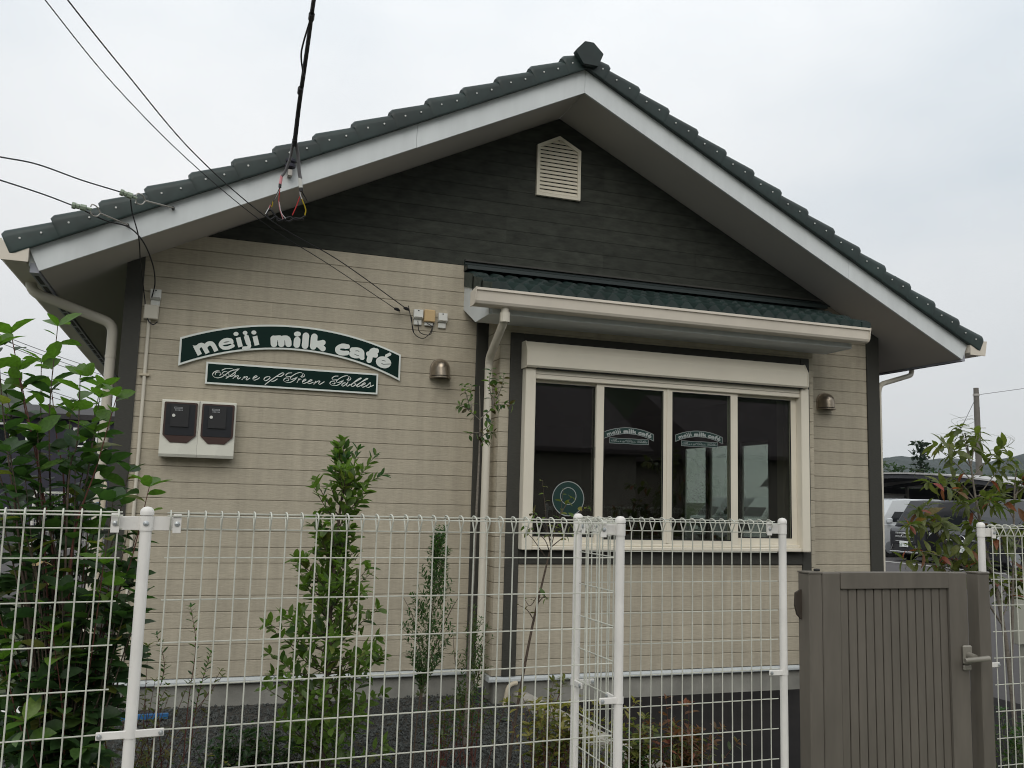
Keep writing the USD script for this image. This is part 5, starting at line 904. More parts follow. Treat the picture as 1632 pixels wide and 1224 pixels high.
# ================================================================== plants
def leaf_geo(L, Wd, fold=.25, curl=.2, droop=0):
    ts = np.array([0.0, .22, .5, .78, 1.0]); ws = np.array([.0, .38, .5, .34, 0]) * Wd
    V = []
    for t, w in zip(ts, ws):
        zc = -curl * L * t * t
        if w == 0: V.append((t * L, 0, zc))
        else: V += [(t * L, w, zc + fold * w), (t * L, 0, zc), (t * L, -w, zc + fold * w)]
    F = [(0, 2, 1), (0, 3, 2), (1, 2, 5), (1, 5, 4), (2, 3, 6), (2, 6, 5), (4, 5, 8), (4, 8, 7), (5, 6, 9), (5, 9, 8), (7, 8, 10), (8, 9, 10)]
    return np.array(V), np.array(F)

def frame(d, up):
    d = d / np.linalg.norm(d); s = np.cross(up, d); n = np.linalg.norm(s)
    s = np.cross([1, 0, 0.3], d) if n < 1e-3 else s
    s /= np.linalg.norm(s); return np.stack([d, s, np.cross(d, s)])

class Plant:
    def __init__(self, name, label, cat, base, group=None, seed=1):
        self.t = thing(name, label, cat, base, group); self.r = np.random.default_rng(seed); self.leaves = []; self.wood = {}
    def stem(self, pts, r0, r1, m='bark', n=6, seg=6):
        p = spline(pts, seg) if len(pts) > 2 else np.linspace(pts[0], pts[1], 5)
        self.wood.setdefault(m, MB()).tube(p, np.linspace(r0, r1, len(p)), n)
        return p
    def leaf(self, p, d, L, w, m, fold=.3, curl=.2, up=None):
        r = self.r
        up = np.array([0, 0, 1.0]) + r.normal(0, .35, 3) if up is None else up
        V, F = leaf_geo(L, w, fold * r.uniform(.6, 1.3), curl * r.uniform(.3, 1.6))
        self.leaves.append((V @ frame(d, up) + p, F, m, L))
    def along(self, p, f0, f1, n, L, w, m, spread=.9, rise=.35, young=None, curl=.2, up0=.0, tipcluster=0):
        """leaves set alternately round a stem"""
        r = self.r; ph = r.uniform(0, 6.28)
        T = np.gradient(p, axis=0); T /= np.linalg.norm(T, axis=1, keepdims=True)
        for i in range(n):
            f = f0 + (f1 - f0) * (i + r.uniform(-.2, .2)) / max(1, n - 1)
            f = min(max(f, 0), 1); x = f * (len(p) - 1); k = min(int(x), len(p) - 2)
            q = p[k] + (p[k + 1] - p[k]) * (x - k); t = T[k]
            ph += 2.4 + r.normal(0, .25)
            a = np.cross(t, [.31, .2, .93]); a /= np.linalg.norm(a); b_ = np.cross(t, a)
            side = a * math.cos(ph) + b_ * math.sin(ph)
            d = side * spread + t * rise + np.array([0, 0, up0]); 
            s = r.uniform(.7, 1.15) * (1 - .25 * (f > .93))
            mm = young if (young and f > .80 and r.random() < .75) else m
            mm = mm if isinstance(mm, str) else r.choice(mm)
            self.leaf(q, d, L * s, w * s, mm, curl=curl)
        for i in range(tipcluster):
            a = i * 6.28 / tipcluster + r.uniform(-.3, .3); t = T[-1]
            u = np.cross(t, [.3, .9, .2]); u /= np.linalg.norm(u); v = np.cross(t, u)
            s = r.uniform(.65, 1.05)
            self.leaf(p[-1], (u * math.cos(a) + v * math.sin(a)) * spread + t * .6, L * s, w * s, young or (m if isinstance(m, str) else m[0]), curl=curl)
    def finish(self, singles=200, minL=.03, eye=True):
        for m, b_ in self.wood.items():
            b_.build('stem', m, self.t, smooth=60)
        cand = [i for i, l in enumerate(self.leaves) if l[3] >= minL]
        if len(cand) > singles:                               # the ones that show largest: nearest to the street side and long
            key = {i: self.leaves[i][3] / np.linalg.norm(self.leaves[i][0].mean(0) - EYE) for i in cand}
            cand = sorted(cand, key=lambda i: -key[i])[:singles]
        cs = set(cand); rest = {}
        for i, (V, F, m, L) in enumerate(self.leaves):
            if i in cs: emit('leaf', V, F, m, self.t, smooth=True)
            else: rest.setdefault(m, MB()).add(V, F)
        for m, b_ in rest.items():
            b_.build('foliage', m, self.t, smooth=True, kind='stuff')
rnd = np.random.default_rng(3)
def P(px, py, Y, jy=0): return at(px, py, Y + jy)

# --- broad leaved shrub at the left edge
s1 = Plant('broadleaf_shrub', 'large broad-leaved green shrub behind the mesh at the left edge', 'shrub', (-3.75, -3.15, 0), seed=21)
Yb = -3.12
trunk = P(95, 1420, Yb)
tips = [(18, 532), (92, 520), (66, 578), (128, 598), (30, 590), (112, 655), (160, 618), (148, 690), (186, 632), (60, 690), (10, 660), (205, 752), (238, 776), (170, 740), (120, 748), (40, 760), (85, 800), (15, 720), (180, 800), (205, 840),
        (140, 850), (60, 860), (20, 840), (110, 900), (165, 900), (212, 920), (226, 955), (30, 930), (85, 960), (140, 960), (196, 985), (210, 1000), (20, 1010), (70, 1040), (120, 1030), (172, 1040), (30, 1100), (90, 1105), (140, 1110), (120, 1060), (10, 1170), (60, 1180), (110, 1170), (-30, 700), (-30, 850), (-30, 980), (-40, 620)]
for i, (x, y) in enumerate(tips + [(x + rnd.uniform(-26, 26), y + rnd.uniform(8, 60)) for k_, (x, y) in enumerate(tips) if x > -20 and (y > 800 or (y < 620 and k_ % 2 == 0))]):
    jy = rnd.uniform(-.22, .30)
    tip = P(x, y, Yb, jy)
    node = P(90 + .35 * (x - 90) + rnd.normal(0, 10), min(1250, y + 150 + rnd.uniform(40, 160)), Yb, jy * .4)
    mid = (tip * .55 + node * .45) + np.array([0, 0, -.015]) + rnd.normal(0, .008, 3)
    high = y < 700
    p = s1.stem([trunk if i % 3 == 0 else node * .6 + trunk * .4, node, mid, tip], .005 if high else .004, .0016, 'bark' if i % 4 else 'stem_red')
    s1.along(p, .42 if high else .25, .97, 12 if high else 17, .102, .054, ('leaf_broad',) * 9 + ('leaf_olive',), spread=.85, rise=.35, young='leaf_young' if (high or i % 4 == 0) else None, curl=.22, up0=.15 if high else .0, tipcluster=4)
for i in range(600):                                            # dense shaded interior
    x, y = rnd.uniform(-60, 165), rnd.uniform(800, 1260)
    if x > 205 - .12 * abs(y - 900) or rnd.random() < .25 * (x > 120): continue
    q = P(x, y, Yb + .12 + abs(rnd.normal(0, .22)))
    d = rnd.normal(0, 1, 3); d[2] = d[2] * .5 - .1
    s1.leaf(q, d, rnd.uniform(.07, .115), rnd.uniform(.042, .062), 'leaf_broad')
for x, y in ((50, 900), (85, 903), (105, 905), (75, 915)):
    s1.leaf(P(x, y, Yb - .12), rnd.normal(0, 1, 3), .045, .02, 'box_tan')
s1.finish(260, .04)

# --- columnar shrub in front of the wall
s2 = Plant('columnar_shrub', 'tall columnar evergreen shrub standing before the cream wall, left of centre', 'shrub', (-2.0, -2.0, 0), seed=5)
Y2 = -2.0
tk = s2.stem([P(512, 1245, Y2), P(520, 1100, Y2), P(528, 960, Y2), P(540, 830, Y2), P(552, 740, Y2)], .017, .004, 'bark')
prof = [(715, 10), (740, 42), (775, 48), (800, 46), (830, 46), (855, 36), (880, 42), (900, 58), (930, 66), (960, 76), (990, 84), (1020, 84), (1045, 78), (1070, 92), (1100, 92), (1130, 88), (1160, 84), (1200, 84), (1240, 80)]
px_, pw_ = zip(*prof)
for i in range(125):
    y = 1240 - (1240 - 745) * (i / 124) + rnd.uniform(-8, 8)
    if y < 860 and rnd.random() < .5: continue
    cx = np.interp(y, [740, 960, 1240], [552, 528, 512])
    a = i * 2.4 + rnd.uniform(-.4, .4)
    tipy = y - rnd.uniform(28, 60)
    hw = np.interp(tipy, px_, pw_) * rnd.uniform(.55, 1.25)
    b0 = P(cx, y, Y2); b1 = P(cx + hw * math.cos(a), tipy, Y2 + .0031 * hw * math.sin(a))
    m_ = b0 * .5 + b1 * .5 + np.array([0, 0, -.02])
    p = s2.stem([b0, m_, b1], .0042, .0013, 'bark', n=5, seg=4)
    s2.along(p, .2, 1.0, 11, .072, .033, ('leaf_laurel', 'leaf_laurel', 'leaf_olive') if i % 4 == 0 else 'leaf_laurel', spread=.8, rise=.55, curl=.12, up0=.2, tipcluster=4)
for tx, ty in ((570, 708), (598, 716), (535, 722), (608, 748), (528, 742), (552, 720)):
    p = s2.stem([P(552, 790, Y2), P((tx + 552) / 2, (ty + 790) / 2 + 4, Y2), P(tx, ty + 10, Y2, rnd.uniform(-.05, .05))], .004, .0012, 'stem_green', n=5)
    s2.along(p, .2, 1.0, 15, .062, .026, 'leaf_laurel', spread=.6, rise=.8, young='leaf_small', curl=.08, tipcluster=3)
for i in range(260):
    y = rnd.uniform(880, 1240); hw = np.interp(y, px_, pw_) * .8
    cx = np.interp(y, [740, 960, 1240], [552, 528, 512]); a = rnd.uniform(0, 6.28); rr2 = math.sqrt(rnd.random())
    s2.leaf(P(cx + hw * rr2 * math.cos(a), y, Y2 + .0031 * hw * rr2 * math.sin(a)), rnd.normal(0, 1, 3) + np.array([0, 0, .5]), .062, .029, 'leaf_laurel')
s2.finish(280, .045)

def fine_shrub(name, label, base, tops, Y, prof, cx, n, L, w, m, seed, stemm='bark', per=7, dy=.0031):
    s = Plant(name, label, 'shrub', base, seed=seed); r = np.random.default_rng(seed + 100)
    for tp in tops: s.stem([P(x, y, Y) for x, y in tp], .0045, .0012, stemm)
    ys, ws = zip(*prof); cys, cxs = zip(*cx)
    for i in range(n):
        y = r.uniform(min(ys), max(ys)); a = r.uniform(0, 6.28); hw = np.interp(y, ys, ws) * math.sqrt(r.random())
        c = np.interp(y, cys, cxs)
        tip = P(c + hw * math.cos(a), y, Y + dy * hw * math.sin(a))
        root = P(c + hw * .35 * math.cos(a), y + 26, Y + dy * hw * .35 * math.sin(a))
        p = s.stem([root, tip * .5 + root * .5, tip], .0016, .0007, 'stem_green', n=4, seg=3)
        s.along(p, .15, 1.0, per, L, w, m, spread=.8, rise=.7, curl=.15, up0=.1, tipcluster=2)
    s.finish(0); return s
fine_shrub('willow_shrub', 'slender small-leaved shrub on a bare red stem, right of the columnar shrub', (-1.5, -1.95, 0), [[(655, 1240), (668, 1120), (682, 1040), (690, 960), (702, 845)], [(672, 1130), (672, 1060), (660, 990), (642, 950)], [(668, 1120), (690, 1040), (715, 980), (735, 945)]], -1.95,
           [(838, 7), (870, 16), (900, 26), (940, 40), (975, 46), (1010, 44), (1050, 30), (1075, 12), (1085, 5)], [(838, 703), (960, 688), (1085, 672)], 240, .030, .0105, 'leaf_small', 31)
fine_shrub('feathery_shrub', 'small light green shrub hugging the foot of the downpipe', (-.75, -.85, 0), [[(742, 1150), (748, 1040), (756, 970)], [(752, 1150), (768, 1040), (778, 990)], [(740, 1150), (726, 1060), (722, 1010)]], -.85,
           [(960, 10), (1000, 30), (1040, 36), (1070, 32), (1090, 24), (1150, 14)], [(960, 758), (1150, 742)], 90, .036, .011, ['leaf_small', 'leaf_weed'], 32)

# --- thin tree before the inner corner
s4 = Plant('slender_tree', 'thin sparse tree with a bare grey trunk before the dark inner corner strip', 'tree', (-1.08, -1.45, 0), seed=9)
Y4 = -1.45
s4.stem([P(741, 1192, Y4), P(748, 1040, Y4), P(755, 900, Y4), P(762, 760, Y4), P(765, 680, Y4), P(764, 615, Y4)], .013, .0025, 'bark_grey')
for pts, nl in (([(765, 670), (752, 658), (738, 648), (731, 645)], 9), ([(752, 658), (744, 632), (740, 612)], 8), ([(752, 655), (750, 630), (752, 613)], 6), ([(765, 668), (780, 655), (790, 645), (798, 650)], 8), ([(785, 650), (789, 620), (796, 602)], 8), ([(786, 650), (780, 612), (783, 588)], 8), ([(790, 640), (800, 615), (803, 597)], 7), ([(790, 645), (806, 645), (818, 645)], 5),
                ([(763, 700), (776, 690), (788, 688)], 7), ([(763, 712), (772, 702), (780, 700)], 6), ([(763, 690), (778, 680), (784, 672)], 6), ([(763, 690), (754, 690), (748, 694)], 3)):
    jy = rnd.uniform(-.10, .10)
    p = s4.stem([P(*pts[0], Y4)] + [P(x, y, Y4 + jy) for x, y in pts[1:]], .0035, .0012, 'bark_grey')
    s4.along(p, .2, 1, int(nl * 1.6), .050, .027, ('leaf_dry', 'leaf_broad', 'leaf_laurel', 'leaf_laurel'), spread=.9, rise=.3, curl=.3)
s4.finish(200, .02)

# --- leaning sapling before the window
s5 = Plant('leaning_sapling', 'leaning sapling with few olive leaves before the left window pane', 'tree', (-.95, -1.75, 0), seed=12)
Y5 = -1.75
s5.stem([P(806, 1250, Y5), P(824, 1130, Y5), P(846, 1010, Y5), P(864, 930, Y5), P(876, 880, Y5)], .010, .005, 'bark')
for pts, nl, m_ in (([(876, 880), (868, 860), (850, 846), (838, 838)], 7, 'leaf_olive'), ([(876, 880), (884, 850), (893, 820), (898, 780)], 9, 'leaf_olive'), ([(878, 872), (872, 840), (868, 800), (864, 765)], 7, 'leaf_olive'), ([(878, 872), (900, 855), (916, 848)], 7, 'leaf_olive'), ([(884, 855), (915, 825), (938, 805)], 6, 'leaf_olive'), ([(880, 865), (858, 825), (846, 818)], 7, 'leaf_dry'), ([(893, 820), (905, 800), (912, 792)], 5, 'leaf_olive'),
                    ([(873, 893), (850, 860), (842, 852)], 0, 'leaf_dry'), ([(862, 938), (846, 965), (836, 955)], 3, 'leaf_dry'), ([(858, 960), (868, 950), (872, 956)], 4, 'leaf_laurel'), ([(852, 990), (840, 972), (828, 965)], 2, 'leaf_dry')):
    jy = rnd.uniform(-.10, .06)
    p = s5.stem([P(*pts[0], Y5)] + [P(x, y, Y5 + jy) for x, y in pts[1:]], .0034, .0011, 'bark')
    if nl: s5.along(p, .35, 1, nl, .054, .025, (m_, m_, 'leaf_laurel'), spread=.9, rise=.2, curl=.35)
s5.finish(200, .02)

# --- sourwood-like tree behind the gate
s6 = Plant('drooping_tree', 'young tree with drooping olive and red leaves behind the gate', 'tree', (2.2, -2.3, 0), seed=17)
Y6 = -2.3
s6.stem([P(1625, 1235, Y6), P(1608, 1060, Y6), P(1590, 950, Y6), P(1572, 880, Y6), P(1556, 800, Y6), P(1546, 735, Y6), P(1538, 690, Y6)], .017, .003, 'bark_grey')
s6.stem([P(1612, 1080, Y6), P(1615, 900, Y6), P(1617, 780, Y6), P(1622, 740, Y6)], .010, .003, 'bark_grey')
s6.stem([P(1600, 1000, Y6), P(1540, 910, Y6), P(1500, 860, Y6), P(1462, 820, Y6)], .007, .003, 'bark_grey')
for bx, by, tx, ty, jy, k in ((1546, 740, 1530, 680, 0, 9), (1548, 745, 1502, 706, -.1, 8), (1552, 770, 1490, 712, .1, 6), (1548, 740, 1558, 690, .1, 8), (1550, 760, 1600, 712, 0, 9), (1560, 790, 1612, 730, -.1, 8), (1556, 800, 1480, 768, -.15, 9), (1556, 800, 1520, 762, .15, 8), (1560, 830, 1600, 770, .1, 8), (1617, 800, 1632, 752, 0, 9), (1617, 790, 1650, 770, 0, 8), (1617, 830, 1590, 790, .05, 8),
                           (1500, 860, 1462, 812, -.05, 10), (1480, 838, 1448, 838, -.15, 8), (1510, 870, 1478, 805, .1, 9), (1520, 880, 1500, 832, -.1, 9), (1540, 905, 1458, 876, -.1, 9), (1550, 920, 1440, 892, .05, 8), (1560, 930, 1500, 878, .05, 9), (1572, 880, 1545, 832, .1, 9), (1572, 890, 1588, 840, -.05, 8), (1580, 910, 1530, 868, -.1, 9), (1590, 950, 1500, 902, 0, 8), (1590, 950, 1555, 885, .1, 8), (1615, 900, 1600, 850, -.1, 9), (1617, 880, 1640, 830, .05, 9), (1600, 980, 1625, 910, .1, 9), (1560, 830, 1530, 800, -.1, 8), (1612, 950, 1640, 900, 0, 9), (1615, 1000, 1600, 930, .1, 7), (1556, 790, 1585, 805, -.2, 8), (1600, 960, 1570, 900, 0, 8)):
    p = s6.stem([P(bx, by, Y6), P((bx + tx) / 2, (by + ty) / 2 - 4, Y6 + jy / 2), P(tx, ty, Y6 + jy)], .0045, .0015, 'bark_grey', n=5)
    s6.along(p, .35, 1, int(k * 1.9), .100, .041, ('leaf_sour',) * 8 + ('leaf_red',) if by > 780 else 'leaf_sour', spread=.95, rise=.25, curl=.55, up0=-.05, tipcluster=3)
for tx, ty in ((1530, 674), (1500, 700), (1605, 704), (1478, 762)):
    for q in range(5):
        a = P(tx, ty + 8, Y6); s6.stem([a, a + np.array([rnd.normal(0, .05), rnd.normal(0, .05), .05]), a + np.array([rnd.normal(0, .10), 0, .06 + rnd.random() * .03])], .0011, .0006, 'stem_green', n=4)
s6.finish(280, .05)

# --- low plants
def tuft(name, label, cat, Y, spots, m, L, w, nst, hgt, seed, stemm='stem_red', spread=.9, curl=.3, per=9, singles=0, rise=.4):
    x0, y0 = spots[0]
    s = Plant(name, label, cat, P(x0, y0, Y) * np.array([1, 1, 0]), seed=seed); r = np.random.default_rng(seed + 50)
    for x, y in spots:
        b0 = P(x, y, Y)
        for i in range(nst):
            b_ = b0 + np.array([r.normal(0, .03), r.normal(0, .04), 0]); h = hgt * r.uniform(.6, 1.05)
            tip = b_ + np.array([r.normal(0, .28) * h, r.normal(0, .28) * h, h])
            p = s.stem([b_, b_ * .5 + tip * .5 + np.array([0, 0, .02]), tip], .0028, .001, stemm, n=4, seg=4)
            s.along(p, .35, 1, per, L, w, m, spread=spread, rise=rise, curl=curl, tipcluster=4)
    s.finish(singles, .03)
GB = lambda px, Y: (px, None)
def gspot(px, Y):
    """pixel row of the ground at column px on plane Y"""
    lo, hi = 900, 1800
    for _ in range(40):
        mid = (lo + hi) / 2
        if at(px, mid, Y)[2] > 0: lo = mid
        else: hi = mid
    return (px, lo)
tuft('yellow_bush', 'low yellow green bush beside the kerb, behind the far corner post', 'bush', -2.35, [gspot(880, -2.35), gspot(905, -2.35), gspot(862, -2.35), gspot(930, -2.4)], ('leaf_olive', 'leaf_olive', 'leaf_weed'), .052, .021, 13, .46, 41, spread=.8, singles=200, per=12)
tuft('yellow_bush', 'small yellow green bush right of the near corner post', 'bush', -2.5, [gspot(1008, -2.5), gspot(1022, -2.5)], ('leaf_olive', 'leaf_small', 'leaf_weed'), .052, .021, 13, .36, 42, singles=150, per=11)
tuft('red_bush', 'low bush with red and orange leaf tips behind the mesh, on the asphalt side', 'bush', -2.5, [gspot(1085, -2.5), gspot(1105, -2.5), gspot(1070, -2.45)], ('leaf_red', 'leaf_weed', 'leaf_olive', 'leaf_sour', 'leaf_red'), .055, .019, 15, .34, 43, singles=200, per=11)
tuft('red_bush', 'single reddish sprig rising above the low red bush', 'bush', -2.45, [gspot(1092, -2.45)], ('leaf_red', 'leaf_red', 'leaf_olive'), .055, .020, 4, .47, 44, per=7, singles=40)
tuft('seedling', 'small yellow green seedling growing beside the kerb at the bay', 'seedling', -1.0, [gspot(872, -1.0)], ('leaf_olive', 'leaf_small'), .06, .022, 5, .33, 45, per=6, singles=30)
tuft('dark_bush', 'low dark green bush left of the columnar shrub', 'bush', -1.9, [gspot(350, -1.9), gspot(375, -1.9), gspot(405, -1.9), gspot(430, -2.0)], 'leaf_broad', .046, .022, 13, .30, 46, 'bark', per=10, singles=80)
tuft('weeds', 'reddish stemmed weeds left of the fence post', 'weeds', -2.4, [gspot(185, -2.4), gspot(205, -2.4), gspot(172, -2.3), gspot(222, -2.5)], ('leaf_weed', 'leaf_weed', 'leaf_dry'), .036, .012, 6, .85, 47, per=16, spread=.7)
tuft('weeds', 'sparse weeds on the gravel right of the columnar shrub', 'weeds', -1.8, [gspot(700, -1.8), gspot(725, -1.7), gspot(690, -1.9), gspot(760, -1.8)], ('leaf_weed', 'leaf_olive', 'leaf_small'), .044, .014, 7, .45, 48, per=10, spread=.8)
tuft('weeds', 'low weeds at the bottom left under the broad-leaved shrub', 'weeds', -2.5, [gspot(x, -2.5 + .1 * (i % 3)) for i, x in enumerate((20, 60, 95, 130, 160, 240, 265))], ('leaf_weed', 'leaf_broad', 'leaf_broad', 'leaf_small'), .038, .014, 7, .36, 49, per=9)
tuft('green_bush', 'small fresh green bush behind the mesh right of the gate', 'bush', -2.75, [gspot(1606, -2.75), gspot(1635, -2.75)], ('leaf_small', 'leaf_laurel'), .038, .016, 16, .36, 50, 'stem_green', per=11, singles=100)
for i, (pts, lab) in enumerate((([(292, 1215), (300, 1120), (312, 1030), (304, 968)], 'upright feathery shoot, tallest of the three beside the fence post'), ([(258, 1225), (252, 1120), (262, 1060), (250, 1012)], 'upright feathery shoot partly behind the fence post'), ([(300, 1225), (312, 1130), (324, 1080), (336, 1040)], 'upright feathery shoot leaning right, shortest of the three beside the fence post'))):
    s = Plant('feathery_shoot', lab, 'shoot', P(pts[0][0], pts[0][1], -2.6) * np.array([1, 1, 0]), seed=60 + i)
    p = s.stem([P(x, y, -2.6 + .05 * i) for x, y in pts], .003, .001, 'stem_red')
    s.along(p, .30, 1, 34, .034, .010, ('leaf_small', 'leaf_laurel'), spread=.75, rise=.55, curl=.15, tipcluster=4)
    s.finish(40, .03)
# small things on the ground
fl_ = MB()
for i in range(150):
    x, y = rnd.uniform(-4.3, -.45), rnd.uniform(-2.7, -.08)
    if x > -.45 + .07 * y and y < -.3: continue
    d = rnd.normal(0, 1, 3); d[2] *= .15
    V_, F_ = leaf_geo(rnd.uniform(.03, .065), rnd.uniform(.012, .028), .3, rnd.uniform(-.3, .3)); fl_.add(V_ @ frame(d, np.array([0, 0, 1.0]) + rnd.normal(0, .25, 3)) + np.array([x, y, .028]), F_)
fl_.build('fallen_leaves', 'leaf_dry', smooth=True, label='dry brown leaves scattered over the gravel', cat='leaves', kind='stuff')
t = thing('blue_tray', 'flat blue plastic tray lying on the gravel near the wall', 'tray', at_ground(262, 1150))
c = at_ground(232, 1148)
MB().cbox(c[0] - .15, c[0] + .14, c[1] - .06, c[1] + .06, .016, .030, .004).build('base', 'blue_plastic', t)
MB().cbox(c[0] - .15, c[0] + .14, c[1] - .065, c[1] - .052, .016, .052, .003).build('rim', 'blue_plastic', t)
t = thing('white_slab', 'white painted slab leaning low beside the left house corner', 'slab', (-3.72, -.55, 0))
MB().obox((-3.70, -.55, .13), frame(np.array([1, .2, .05]), np.array([0, -.6, .8])), (.13, .11, .02), .004).build('slab', 'white_trim', t)
MB().cbox(-3.9, -3.55, -.42, -.36, -.02, .08, .004).build('foot', 'kerb_concrete', t)
c = at(1626, 995, -1.9)
t = thing('grey_board', 'pale grey upright board behind the mesh at the right edge', 'board', (c[0], -1.9, 0))
MB().cbox(c[0] - .045, c[0] + .25, -1.92, -1.88, .60, 1.05, .004).build('board', 'sign_board_grey', t)
MB().cbox(c[0] + .05, c[0] + .09, -1.88, -1.84, -.05, 1.0, .003).build('leg', 'sign_board_grey', t)

# ================================================================== cars
def car(label, loc, paint, W_, L_, H_, belt, hood, hoodlen, wsl, style):
    """facing -x; loc is the middle of the front bumper on the ground"""
    x, y, z = loc; t = thing('parked_car', label, 'car', loc)
    hw = W_ / 2
    Bx = lambda pts: [(x + a, y + b_, z + c_) for a, b_, c_ in pts]
    def ring(xa, z0, z1, wa, r=.06): return [(xa, s * (wa - (r if q else 0)), zz) for s in (-1, 1) for zz, q in ((z0, 1), (z0 + r, 0), (z1 - r, 0), (z1, 1))]
    MB().hull(Bx(ring(.0, .34, hood - .12, hw - .16, .08) + ring(.10, .20, hood - .03, hw - .04) + ring(.4, .18, hood, hw) + ring(hoodlen, .18, belt, hw) + ring(L_ - .2, .18, belt, hw) + ring(L_, .3, belt - .05, hw - .08))).build('body', paint, t, smooth=30)
    MB().hull(Bx(ring(hoodlen - .05, belt - .12, belt + .01, hw - .02, .02) + ring(hoodlen + wsl, H_ - .10, H_ - .04, hw - .15, .03) + ring(hoodlen + wsl + .5, H_ - .08, H_, hw - .14, .04) + ring(L_ - .5, H_ - .08, H_, hw - .14, .04) + ring(L_ - .05, belt - .1, belt + .02, hw - .03, .02) + ring(L_ - .12, H_ - .2, H_ - .05, hw - .16, .03))).build('cabin', paint, t, smooth=30)
    # windscreen and side windows, a little proud of the cabin
    wx0, wx1, wz0, wz1 = hoodlen - .055, hoodlen + wsl - .01, belt + .02, H_ - .10
    ws_ = MB().hull(Bx([(wx0 + e, s * (hw - .10), wz0) for s in (-1, 1) for e in (-.012, .03)] + [(wx1 + e, s * (hw - .20), wz1) for s in (-1, 1) for e in (-.012, .03)])).build('windscreen', 'car_glass', t)
    for s in (-1, 1):
        for a, b_ in ((hoodlen + .28, hoodlen + 1.15), (hoodlen + 1.22, L_ - 1.0), (L_ - .93, L_ - .25)):
            k = min(1, (a - hoodlen) / max(wsl, .01)); top = H_ - .16
            MB().hull(Bx([(a + .0, s * (hw - .016), belt + .05), (b_, s * (hw - .016), belt + .05), (min(a + (wsl * .9 if a < hoodlen + .5 else .05), b_ - .1), s * (hw - .132), top), (b_ - .03, s * (hw - .132), top)] + [(a, s * (hw - .07), belt + .05), (b_, s * (hw - .07), belt + .05), (min(a + (wsl * .9 if a < hoodlen + .5 else .05), b_ - .1), s * (hw - .18), top), (b_ - .03, s * (hw - .18), top)])).build('side_glass', 'car_glass', t)
        MB().cbox(x + hoodlen + .15, x + hoodlen + .28, y + s * (hw + .0), y + s * (hw + .16), z + belt, z + belt + .16, .03).build('mirror', paint, t)
        MB().hull(Bx([(-.005 + e, s * (hw - .42), hood - .30) for e in (.06, .2)] + [(-.002 + e, s * (hw - .42), hood - .14) for e in (.06, .2)] + [(.10, s * (hw - .045), hood - .30), (.10, s * (hw - .045), hood - .10), (.3, s * (hw - .005), hood - .12)])).build('headlight', 'headlight', t, smooth=30)
        for wx in (.72, L_ - .75):
            a = np.arange(18) * PI / 9
            w = MB().hull([(x + wx + .30 * math.cos(q), y + s * yy, z + .30 + .30 * math.sin(q)) for q in a for yy in (hw - .20, hw - .01)]).build('wheel', 'tyre', t, smooth=40)
            MB().hull([(x + wx + .19 * math.cos(q), y + s * yy, z + .30 + .19 * math.sin(q)) for q in a for yy in (hw - .02, hw + .004)]).build('rim', 'car_silver', w)
    fr = MB().hull(Bx([(-.012 + e, s * b_, c_) for e in (0, .08) for s in (-1, 1) for b_, c_ in ((hw - .42, hood - .30), (hw - .42, hood - .14), (hw - .30, hood - .46), (hw - .30, hood - .34))])).build('grille', 'plastic_black', t)
    bars = {'mini': ((hood - .17, .05), (hood - .27, .045), (hood - .40, .02)), 'star': ((hood - .27, .035),), 'plain': ()}[style]
    for zz, hh in bars:
        MB().cbox(x - .030, x - .010, y - (hw - .40), y + hw - .40, z + zz - hh / 2, z + zz + hh / 2, .004).build('grille_bar', 'chrome', fr)
    if style == 'star':
        cz = z + hood - .27
        a = np.linspace(0, 2 * PI, 25)
        em = MB().tube([(x - .04, y + .12 * math.cos(q), cz + .12 * math.sin(q)) for q in a], .012, 6, caps=False)
        for q in (PI / 2, PI / 2 + 2 * PI / 3, PI / 2 + 4 * PI / 3): em.bar((x - .04, y, cz), (x - .04, y + .115 * math.cos(q), cz + .115 * math.sin(q)), .012, .024, up=(1, 0, 0))
        em.build('emblem', 'chrome', fr)
    elif style == 'mini':
        MB().tube([(x - .036, y + .09 * math.cos(q), z + hood - .22 + .055 * math.sin(q)) for q in np.linspace(0, 2 * PI, 20)], .010, 6, caps=False).bar((x - .036, y - .04, z + hood - .25), (x - .036, y + .05, z + hood - .19), .012, .03, up=(1, 0, 0)).build('emblem', 'chrome', fr)
    bp_ = MB().hull(Bx([(-.02 + e, s * (hw - .20 + o), c_) for e, o in ((0, -.05), (.12, .12)) for s in (-1, 1) for c_ in (.24, hood - .50)])).build('bumper', 'plastic_black' if style != 'plain' else paint, t, smooth=30)
    if style == 'mini':
        MB().bar(Bx([(-.045, -(hw - .18), .27)])[0], Bx([(-.045, hw - .18, .27)])[0], .03, .05, c=.008).build('bumper_trim', 'chrome', bp_)
        for s in (-1, 1): MB().bar(Bx([(-.035, s * (hw - .30), .48)])[0], Bx([(-.035, s * (hw - .22), .31)])[0], .02, .02, up=(1, 0, 0)).build('bumper_trim', 'chrome', bp_)
    pl = MB().cbox(x - .045, x - .03, y - .165, y + .165, z + .42, z + .585, .004).build('number_plate', 'plate', bp_)
    tx = {'mini': '48-68', 'star': '85', 'plain': ''}[style]
    if tx:
        m = meshkit.text_mesh(tx, .075, .001); v = m.vertices.copy(); v[:, 0] -= v[:, 0].mean() if style == 'mini' else v[:, 0].mean() - .06
        MB().add(np.stack([np.full(len(v), x - .0462) - v[:, 2], y - v[:, 0], z + .445 + v[:, 1]], 1), m.faces).build('plate_number', 'plate_ink', bp_)
    return t
car('black boxy minicar with chrome grille bars, parked behind the right house corner', (16.7, 14.35, 0), 'car_black', 1.475, 3.4, 1.79, 1.02, .98, .36, .40, 'mini')
